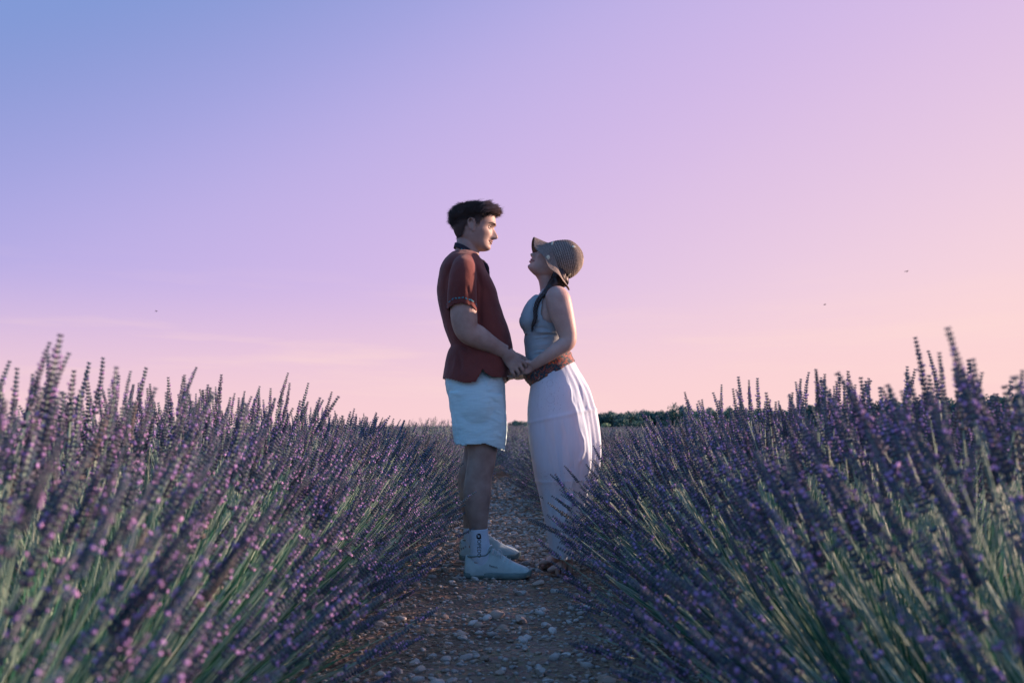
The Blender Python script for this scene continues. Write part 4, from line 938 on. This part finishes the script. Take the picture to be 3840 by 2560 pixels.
tag(link('gravel', b.mesh('gravel', [M['stone'], M['stone_b']], True), path), kind='stuff')
b = MB()
for i in range(1900):
    y = 1.7+6*RS.random()**1.7; x = RS.uniform(-.7, .7); l = RS.uniform(.015, .06); a = RS.uniform(0, 3.14) if RS.random() < .5 else RS.gauss(.1, .3)
    if RS.random() < .08: x = RS.gauss(-.22, .11); y = RS.gauss(2.55, .08); a = RS.gauss(.1, .4)
    z = hgt(x, y)+RS.uniform(.002, .012); d = Vector((math.cos(a), math.sin(a), RS.gauss(0, .12)))*l
    p = Vector((x, y, z)); b.add(*tube([p, p+d*.5+Vector((0, 0, RS.uniform(0, .006))), p+d], .0007+.0004*RS.random(), 3, caps=False))
tag(link('straw_litter', b.mesh('straw_litter', [M['dry']]), path), kind='stuff')

# ------------------------------------------------------------------ lavender
def octa(c, ax, l, w, side):
    """small bud: stretched octahedron from c along ax"""
    s = side; t = ax.cross(s).normalized()
    m_ = c+ax*(l*.55); return [c, m_+s*w, m_+t*w, m_-s*w, m_-t*w, c+ax*l], [(0, 2, 1), (0, 3, 2), (0, 4, 3), (0, 1, 4), (5, 1, 2), (5, 2, 3), (5, 3, 4), (5, 4, 1)]
def tetra(c, ax, l, w, side):
    t = ax.cross(side).normalized()
    return [c, c+ax*(l*.6)+side*w, c+ax*(l*.6)-side*w*.5+t*w*.87, c+ax*(l*.6)-side*w*.5-t*w*.87, c+ax*l], [(0, 2, 1), (0, 3, 2), (0, 1, 3), (4, 1, 2), (4, 2, 3), (4, 3, 1)]
def spike_data(seed, level):
    """flower spike along +z from the origin: whorls of buds, some open flowers"""
    r = random.Random(seed); V = []; F = []; mi = []
    Lk = r.uniform(.062, .105); nw = {2: int(Lk/.0060), 1: int(Lk/.0078), 0: 5}[level]; nf = {2: 6, 1: 4, 0: 3}[level]
    zs = [Lk*(i/(nw-1))**.92 for i in range(nw)]
    if r.random() < .6 and level: zs = [-r.uniform(.012, .03)]+zs
    bend = r.uniform(-.12, .12)
    for i, z in enumerate(zs):
        t = max(z, 0)/Lk; rr = (.0048*(1-.62*t)+.0008)*(.8 if z < 0 else 1); ln = (.0092*(1-.5*t)) * {2: 1, 1: 1.15, 0: 1.5}[level]; wd = (.0026*(1-.35*t))*{2: 1, 1: 1.45, 0: 2.1}[level]
        for k in range(nf):
            a = 6.283*(k/nf)+i*.9+r.uniform(-.25, .25); o = Vector((math.cos(a), math.sin(a), 0)); ax = (o*r.uniform(.55, .95)+Vector((0, 0, 1))).normalized(); sd_ = Vector((-o.y, o.x, 0))
            c = o*rr*.25+Vector((bend*z*t, 0, z-.002)); v, f = (octa if level == 2 else tetra)(c, ax, ln, wd, sd_); n0 = len(V); V += v; F += [tuple(q+n0 for q in x) for x in f]; mi += [0]*len(f)
            if r.random() < (.15 if level == 2 else .10) and t < .85:
                c2 = c+ax*ln*.8; ax2 = (o+Vector((0, 0, .35))).normalized(); v, f = (octa if level == 2 else tetra)(c2, ax2, ln*.55, wd*1.35, sd_); n0 = len(V); V += v; F += [tuple(q+n0 for q in x) for x in f]; mi += [1]*len(f)
    v, f = tube([Vector((0, 0, -.03)), Vector((bend*Lk*.25, 0, Lk*.5)), Vector((bend*Lk, 0, Lk*.97))], [.0011, .0012, .0009], 3, caps=False); n0 = len(V); V += [Vector(x) for x in v]; F += [tuple(q+n0 for q in x) for x in f]; mi += [2]*len(f)
    return np.array([tuple(x) for x in V]), F, mi
LM = [M['calyx'], M['corolla'], M['stem'], M['blade'], M['dryhead']]
HI = [spike_data(100+i, 2) for i in range(7)]; MID = [spike_data(200+i, 1) for i in range(8)]; LO = [spike_data(300+i, 0) for i in range(6)]
for lib, lv in ((HI, 2), (MID, 1)):
    d = spike_data(77+lv, lv); lib.append((d[0], d[1], [4 if q < 2 else 2 for q in d[2]]))
def spike_obj_mesh(d):
    b = MB(); b.add(*d); return b.mesh('flower_spike', LM, False)
HIM = [spike_obj_mesh(d) for d in HI]

def frame(d, roll):
    z = d.normalized(); x = Vector((0, 1, 0)).cross(z)
    if x.length < .01: x = Vector((1, 0, 0))
    x.normalize(); y = z.cross(x); c, s = math.cos(roll), math.sin(roll)
    return np.array([x*c+y*s, y*c-x*s, z])            # rows: axes
def stem_curve(r, round_=False):
    """root, control and tip of one flowering stem of a bush standing in a row along y"""
    if round_:
        al = math.acos(1-r.random()*.93); az = r.uniform(0, 6.283); k = r.uniform(.74, 1.0)
        tip = Vector((.46*math.sin(al)*math.cos(az)*k, .46*math.sin(al)*math.sin(az)*k, .10+.62*max(math.cos(al), 0)*k))
    else:
        al = math.asin(r.uniform(-1, 1))*.93 if r.random() < .4 else r.uniform(-1.45, 1.45)
        k = r.triangular(.78, 1.10, .94)
        if r.random() < .07: k *= r.uniform(1.03, 1.10)
        tip = Vector((.60*math.sin(al)*k, r.gauss(0, .20)+r.uniform(-.06, .06), .10+.56*math.cos(al)**.85*k))
        if abs(al) > .5: tip.y -= 0
    root = Vector((tip.x*.16+r.gauss(0, .02), tip.y*.22+r.gauss(0, .03), r.uniform(0, .04)))
    out_ = Vector((tip.x, tip.y, 0)); ctrl = root.lerp(tip, .5)+out_*.035+Vector((0, 0, -.005))+Vector((r.gauss(0, .024), r.gauss(0, .024), r.gauss(0, .012)))
    return root, ctrl, tip
def bez(a, c, b, t): return a*((1-t)**2)+c*(2*t*(1-t))+b*(t*t)
def bush_data(seed, nst, level, nbl=0, round_=False, seg=4, hold=None):
    """stems (list), spikes (list of (point, frame, scale, variant)), blades"""
    r = random.Random(seed); stems = MB(); spikes = []
    for i in range(nst):
        a, c, t = stem_curve(r, round_)
        rw = .0015 if level else .0020
        pts = [bez(a, c, t, u) for u in np.linspace(0, 1, seg+1)]
        V, F = tube(pts, [rw*1.25]+[rw]*(seg-1)+[rw*.8], 3, caps=False); stems.add(V, F, 0)
        spikes.append((t, frame(t-c, r.uniform(0, 6.28)), r.uniform(.8, 1.18), r.randrange(1000)))
    for i in range(nbl):
        a, c, t = stem_curve(r, round_); f = r.uniform(.40, 1.0); t = a+(t-a)*f; t.z *= .95; c = a.lerp(t, .5)+Vector((c.x-a.x, c.y-a.y, 0))*.1
        w = r.uniform(.0016, .0032) if f < .68 else r.uniform(.0011, .0019); p = [bez(a, c, t, u) for u in (0, .5, .85, 1)]
        s = (t-a).cross(Vector((r.gauss(0, 1), r.gauss(0, 1), r.gauss(0, 1)))).normalized()
        V = [p[0]-s*w*.6, p[0]+s*w*.6, p[1]-s*w, p[1]+s*w, p[2]-s*w*.8, p[2]+s*w*.8, p[3]]
        stems.add([tuple(v) for v in V], [(0, 1, 3, 2), (2, 3, 5, 4), (4, 5, 6)], 1 if f < .72 or i % 4 else 0)
    return stems, spikes
def join_spikes(spikes, lib):
    b = MB()
    for p, fr, s, v in spikes:
        d = lib[(len(lib)-1 if v % 24 == 0 else v % (len(lib)-1))]; b.add((d[0]*s)@fr+np.array(p), d[1], d[2])
    return b.mesh('flower_spikes', LM, False)

def bush_proto(seed, nst, nbl, lib, level, round_=False, seg=4):
    st, sp = bush_data(seed, nst, level, nbl, round_, seg); return st.mesh('stems', [M['stem'], M['blade']]), join_spikes(sp, lib)
NEARP = [bush_proto(500+i, 220, 560, MID, 1) for i in range(4)]
FARP = [bush_proto(600+i, 230, 90, LO, 0, False, 2) for i in range(3)]
RNDP = [bush_proto(700+i, 260, 60, LO, 0, True, 2) for i in range(3)]

RL = random.Random(21)
def bush_from(proto, loc, rz, sc_, label, group):
    o = empty('lavender_bush', loc); o.rotation_euler = (0, 0, rz); o.scale = sc_; tag(o, label, 'lavender bush', group)
    tag(link('stems', proto[0], o), kind='stuff'); tag(link('flower_spikes', proto[1], o), kind='stuff'); return o

def hero_bush(seed, loc, sc_, label, group, nst, nhero, side):
    """a near bush: its largest visible flower spikes are parts of their own"""
    st, sp = bush_data(seed, nst, 1, 950, False, 5)
    o = empty('lavender_bush', loc); o.scale = sc_; tag(o, label, 'lavender bush', group)
    tag(link('stems', st.mesh('stems', [M['stem'], M['blade']]), o), kind='stuff')
    def rank(s_):
        w = Vector((s_[0].x*sc_[0]+loc[0], s_[0].y*sc_[1]+loc[1], s_[0].z*sc_[2]))-Vector((0, 0, CAMZ))
        if w.y < .3 or abs(w.x/w.y) > .66: return 99
        return w.length-.4*abs(s_[0].length)
    sp.sort(key=rank); hero = [s_ for s_ in sp[:nhero] if rank(s_) < 90]; rest = sp[len(hero):]
    for p, fr, s_, v in hero:
        q = link('flower_spike', HIM[(len(HIM)-1 if v % 24 == 0 else v % (len(HIM)-1))], o); q.matrix_local = Matrix.Translation(p) @ Matrix([[fr[j][i] for j in range(3)] for i in range(3)]).to_4x4() @ Matrix.Diagonal((s_, s_, s_, 1))
    tag(link('flower_spikes', join_spikes(rest, MID), o), kind='stuff'); return o

NEAR_L = ['near lavender bush filling the lower left corner', 'lavender bush at the left edge beside the path', 'lavender bush left of the path with tall spikes against the sky', 'lavender bush left of the path before the person in shorts', 'lavender bush left of the path just before the shoes', 'lavender bush just left of the person in shorts']
NEAR_R = ['near lavender bush filling the lower right corner', 'lavender bush at the right edge with pale stems', 'lavender bush right of the path with tall spikes against the sky', 'lavender bush right of the path before the white skirt', 'lavender bush leaning over the sandals of the person in the skirt', 'lavender bush just right of the white skirt']
seed = 900
for side, names in ((-1, NEAR_L), (1, NEAR_R)):
    for i in range(8):
        y = .35+i*.36+RL.uniform(-.05, .05); seed += 1
        lab = names[max(0, min(i-1, 5))] if 0 < i < 7 else ('lavender bush beside the camera on the %s of the path' % ('left' if side < 0 else 'right') if i == 0 else 'lavender bush %s of the path level with the two people' % ('left' if side < 0 else 'right'))
        s = RL.uniform(.97, 1.08)
        hero_bush(seed, (side*(ROWX-(.03 if y < 2.3 else 0))+(.09 if side > 0 and y > 2.6 else 0)+RL.uniform(-.03, .03), y, -.01), (s, 1, s*float(np.interp(y, [.5, 1.0, 1.3, 2.8], [.92, 1.03, 1.11, 1.05] if side < 0 else [.90, 1.0, 1.08, 1.0]))), lab, 'lavender bushes in the near row %s of the path' % ('left' if side < 0 else 'right'), 225, 180 if 0 < i < 7 else 90, side)
for side in (-1, 1):
    g = 'lavender bushes in the row %s of the path' % ('left' if side < 0 else 'right')
    y = 3.22
    while y < 13.5:
        s = RL.uniform(.93, 1.10); lib = NEARP if y < 8 else FARP
        zs = s*np.interp(y, [3, 5, 9, 14], [1.04, .94, .80, .82] if side < 0 else [.93, .87, .84, .90])
        bush_from(lib[RL.randrange(len(lib))], (side*(ROWX-np.interp(y, [3, 5, 12], [-.11 if side > 0 else 0, 0, .34]))+RL.uniform(-.05, .05), y, -.01), RL.choice((0, math.pi))+RL.uniform(-.15, .15), (s, RL.uniform(.95, 1.1), zs), ('lavender bush in the row %s of the path just behind the two people' if y < 5 else 'lavender bush halfway along the row %s of the path' if y < 9 else 'distant lavender bush where the row %s of the path closes in') % ('left' if side < 0 else 'right'), g+(' just behind the people' if y < 5 else ', halfway along' if y < 9 else ', far end'))
        y += RL.uniform(.34, .42)
# the next rows
for side in (-1, 1):
    g = 'lavender bushes in the second row on the %s' % ('left' if side < 0 else 'right')
    y = 1.2
    while y < 17:
        s = RL.uniform(.9, 1.05); lib = NEARP if y < 4 else FARP
        bush_from(lib[RL.randrange(len(lib))], (side*(ROWX+1.72)+RL.uniform(-.06, .06), y, -.01), RL.choice((0, math.pi)), (s, 1.05, s*(.95 if y < 6 else .86)), 'lavender bush in the second row, behind the row %s of the path' % ('left' if side < 0 else 'right'), g)
        y += RL.uniform(.42, .52)
# rounded bushes across the end of the path
for k, (px, py, Y, s) in enumerate([(1612, 1562, 24, 1.9), (1712, 1570, 22, 1.9), (1540, 1578, 26, 1.6), (1500, 1592, 25, 1.4), (1800, 1590, 23, 1.4), (1880, 1590, 20, 1.45), (1925, 1588, 18, 1.45), (1968, 1600, 18, 1.3), (2010, 1600, 21, 1.3), (1690, 1595, 19, 1.2), (1780, 1600, 18, 1.2), (1870, 1620, 16, 1.2), (1940, 1622, 16, 1.2), (1995, 1625, 17, 1.1), (1840, 1600, 26, 1.5)]):
    t = W(px, py, Y); zs = max((t.z+.01)/.74, 1)
    bush_from(RNDP[k % 3], (t.x, Y, -.02), RL.uniform(0, 6), (s, s, zs), 'rounded lavender bush across the far end of the path', 'rounded lavender bushes beyond the path')

# far lavender field: counted bushes merge into one mass, scattered by geometry nodes
def scatter(name, pts, protos, smin, smax, seed, label):
    me = bpy.data.meshes.new(name); me.from_pydata(pts, [], []); o = link(name, me); tag(o, label, 'lavender', kind='stuff')
    ng = bpy.data.node_groups.new(name, 'GeometryNodeTree'); ng.interface.new_socket('Geometry', in_out='INPUT', socket_type='NodeSocketGeometry'); ng.interface.new_socket('Geometry', in_out='OUTPUT', socket_type='NodeSocketGeometry')
    n_ = ng.nodes; l_ = ng.links; gi = n_.new('NodeGroupInput'); go = n_.new('NodeGroupOutput'); jn = n_.new('GeometryNodeJoinGeometry')
    m2p = n_.new('GeometryNodeMeshToPoints'); l_.new(gi.outputs[0], m2p.inputs[0])
    g2i = n_.new('GeometryNodeGeometryToInstance')
    for p in protos:
        oi = n_.new('GeometryNodeObjectInfo'); oi.inputs['Object'].default_value = p; oi.inputs['As Instance'].default_value = True; l_.new(oi.outputs['Geometry'], jn.inputs[0])
    ip = n_.new('GeometryNodeInstanceOnPoints'); l_.new(m2p.outputs[0], ip.inputs['Points']); l_.new(jn.outputs[0], ip.inputs['Instance']); ip.inputs['Pick Instance'].default_value = True
    rv = n_.new('FunctionNodeRandomValue'); rv.data_type = 'FLOAT_VECTOR'; rv.inputs[0].default_value = (0, 0, 0); rv.inputs[1].default_value = (0, 0, 6.28); l_.new(rv.outputs[0], ip.inputs['Rotation'])
    rs = n_.new('FunctionNodeRandomValue'); rs.data_type = 'FLOAT'; rs.inputs[2].default_value = smin; rs.inputs[3].default_value = smax; l_.new(rs.outputs[1], ip.inputs['Scale'])
    l_.new(ip.outputs[0], go.inputs[0]); md = o.modifiers.new('scatter', 'NODES'); md.node_group = ng; return o
def unlinked(st, sp, name):
    b = bmesh.new(); b.from_mesh(st); b.from_mesh(sp); me = bpy.data.meshes.new(name)
    # the spikes' material slots follow the stems'
    n1 = len(st.polygons); b.faces.ensure_lookup_table()
    for f in b.faces: f.material_index = (2+f.material_index) if f.index >= n1 else f.material_index
    b.to_mesh(me); b.free()
    for m_ in [M['stem'], M['blade']]+LM: me.materials.append(m_)
    return bpy.data.objects.new(name, me)
UP = [unlinked(*p, 'far_bush') for p in RNDP]
pts = []
for i in range(2, 34):
    for side in (-1, 1):
        x = side*(ROWX+1.72*i) if True else 0
        y = 3.0+abs(x)*.4
        while y < 62:
            if abs(x) < y*.72+3: pts.append((x+RL.gauss(0, .08), y, -.02))
            y += .62+y*.012
for i in range(900):
    y = RL.uniform(20, 75); x = RL.uniform(-.6, .6)*y; pts.append((x, y, -.02))
for i in range(500):
    y = RL.uniform(27, 60); x = RL.uniform(-8, 4); pts.append((x, y, .02))
scatter('lavender_field', pts, UP, .86, 1.02, 3, 'lavender field stretching behind the near rows to the trees')

# ------------------------------------------------------------------ trees along the far edge of the field
def crown_mesh(seed, rx, rz, nclump, nleaf, ls, mat):
    r = random.Random(seed); b = MB(); Vs = []; Fs = []
    for k in range(nclump):
        u = r.uniform(-1, 1); a = r.uniform(0, 6.283); q = math.sqrt(1-u*u); d = Vector((q*math.cos(a), q*math.sin(a), u)); kk = r.uniform(.55, .95)
        c = Vector((d.x*rx*kk, d.y*rx*kk, rz+d.z*rz*kk*.9)); cr_ = r.uniform(.22, .38)*rx
        for i in range(nleaf):
            e = Vector((r.gauss(0, 1), r.gauss(0, 1), r.gauss(0, 1))).normalized(); p = c+e*cr_*r.uniform(.6, 1.05); n_ = (e+Vector((r.gauss(0, .5), r.gauss(0, .5), r.gauss(.3, .5)))).normalized()
            s1 = n_.orthogonal().normalized(); s2 = n_.cross(s1); w = ls*r.uniform(.6, 1.3); o = len(Vs); Vs += [p-s1*w, p+s2*w*.6, p+s1*w, p-s2*w*.6]; Fs.append((o, o+1, o+2, o+3))
    b.add([tuple(v) for v in Vs], Fs); return b.mesh('crown', [mat], False)
OAK = [crown_mesh(i, 2.6, 1.9, 34, 70, .20, M['leaf_dark']) for i in range(4)]; PALE = [crown_mesh(20+i, 1.7, 1.2, 24, 60, .15, M['leaf_pale']) for i in range(3)]
tb = MB(); tb.add(*limb([(0, 0, -.2, .22, .22), (.05, 0, .6, .17, .17), (-.05, .05, 1.3, .13, .13), (.1, 0, 2.4, .07, .07)], 12, 10)); tb.add(*limb([(0, 0, .9, .1, .1), (.6, .1, 1.8, .06, .06), (1.1, .2, 2.4, .03, .03)], 8, 8)); tb.add(*limb([(0, 0, 1.0, .09, .09), (-.6, -.1, 1.9, .05, .05), (-1.0, .1, 2.3, .03, .03)], 8, 8)); TR = tb.mesh('trunk', [M['bark']])
RT = random.Random(8)
def tree(name, x, y, crown, s, lift, label, group, cat='tree'):
    o = empty(name, (x, y, -.03)); o.scale = (s[0], s[0], s[1]); o.rotation_euler = (0, 0, RT.uniform(0, 6.28)); tag(o, label, cat, group)
    link('trunk', TR, o); c = link('crown', crown, o, (0, 0, lift)); return o
def topz(px):      # height of the tree line in the photograph, px
    return np.interp(px, [1400, 1890, 1950, 2240, 2420, 2560, 2640, 2800, 2960, 3200, 3500, 3840, 4200], [1600, 1590, 1582, 1543, 1535, 1540, 1534, 1534, 1528, 1512, 1494, 1478, 1470])
px = 2215
while px < 4100:
    Y = np.interp(px, [2200, 3000, 3840, 4100], [150, 120, 85, 75])+RT.uniform(-6, 6)
    t = W(px, topz(px)+RT.uniform(-7, 9), Y); h = t.z
    tree('oak_tree', t.x, Y, OAK[RT.randrange(4)], (h/4.6*RT.uniform(.95, 1.25), h/4.3), .45, ('dark oak in the tree line between the white skirt and the tallest oak' if px < 2520 else 'dark oak in the tree line just right of the tallest oak' if px < 2960 else 'dark oak in the tree line behind the tall lavender tips on the right'), 'oaks in the tree line '+('left of the tallest' if px < 2520 else 'right of the tallest' if px < 2960 else 'at far right'))
    px += RT.uniform(34, 52)*120/Y
px = 2230
while px < 4100:
    Y = np.interp(px, [2200, 3000, 3840, 4100], [140, 110, 76, 68])+RT.uniform(-4, 4)
    t = W(px, topz(px)+RT.uniform(22, 46), Y); h = t.z
    pale = RT.random() < .5
    (tree('olive_shrub', t.x, Y, PALE[RT.randrange(3)], (h/3.0, h/2.9), .2, 'pale green rounded shrub in front of the dark tree line', 'pale shrubs before the tree line', 'shrub') if pale else
     tree('oak_tree', t.x, Y, OAK[RT.randrange(4)], (h/4.4, h/4.4), .4, 'lower dark oak standing before the main tree line among pale shrubs', 'low oaks before the tree line'))
    px += RT.uniform(40, 80)*110/Y
t = W(2545, 1511, 118); tree('oak_tree', t.x, 118, OAK[1], (t.z/5.4, t.z/4.3), .45, 'tallest round dark oak standing up above the tree line', None)
for px, py, Y, pale in ((1945, 1573, 60, 0), (1985, 1578, 62, 0), (1912, 1590, 50, 1), (1940, 1592, 48, 1), (1885, 1592, 55, 0), (2030, 1578, 70, 0), (1965, 1590, 52, 1), (2080, 1572, 80, 0), (2140, 1565, 90, 0), (2190, 1556, 100, 0)):
    t = W(px, py, Y); cr_ = PALE[0] if pale else OAK[2]; f = 2.9 if pale else 4.3
    tree('olive_shrub' if pale else 'oak_tree', t.x, Y, cr_, (t.z/f*1.2, t.z/f), .2 if pale else .4, ('light green shrub seen between the two people on the horizon' if pale else 'small dark oak on the horizon between the two people'), 'shrubs between the two people' if pale else 'small oaks between the two people', 'shrub' if pale else 'tree')

# ------------------------------------------------------------------ birds
for px, py, Y, lab, rz in ((3400, 1018, 60, 'tiny dark bird gliding in the upper right sky', .2), (3093, 1142, 60, 'tiny dark bird lower in the right sky, wings level', -.1), (587, 1167, 70, 'tiny dark bird in the left sky above the lavender', .0)):
    w = W(px, py, Y); o = empty('bird', w); o.rotation_euler = (0, rad(10)*(1 if rz > 0 else -1), rz); tag(o, lab, 'bird')
    b = MB(); b.add(*limb([(-.10, 0, 0, .004, .004), (-.05, 0, 0, .02, .02), (.02, 0, 0, .032, .03), (.07, 0, .005, .018, .018), (.10, 0, .0, .004, .004)], 14, 10)); b.add([(-.10, -.01, 0), (-.17, -.035, 0), (-.17, .035, 0), (-.10, .01, 0)], [(0, 1, 2, 3)]); link('body', b.mesh('body', [M['bird']]), o)
    for s in (-1, 1):
        b = MB(); V = [(.04, s*.02, .01), (.045, s*.14, .045), (-.02, s*.27, .03), (-.06, s*.15, .035), (-.05, s*.02, .01)]; b.add(V+[(x, y, z-.006) for x, y, z in V], [(0, 1, 2, 3, 4), (9, 8, 7, 6, 5)]+[(i, (i+1) % 5, (i+1) % 5+5, i+5) for i in range(5)]); link('wing', b.mesh('wing', [M['bird']], False), o)
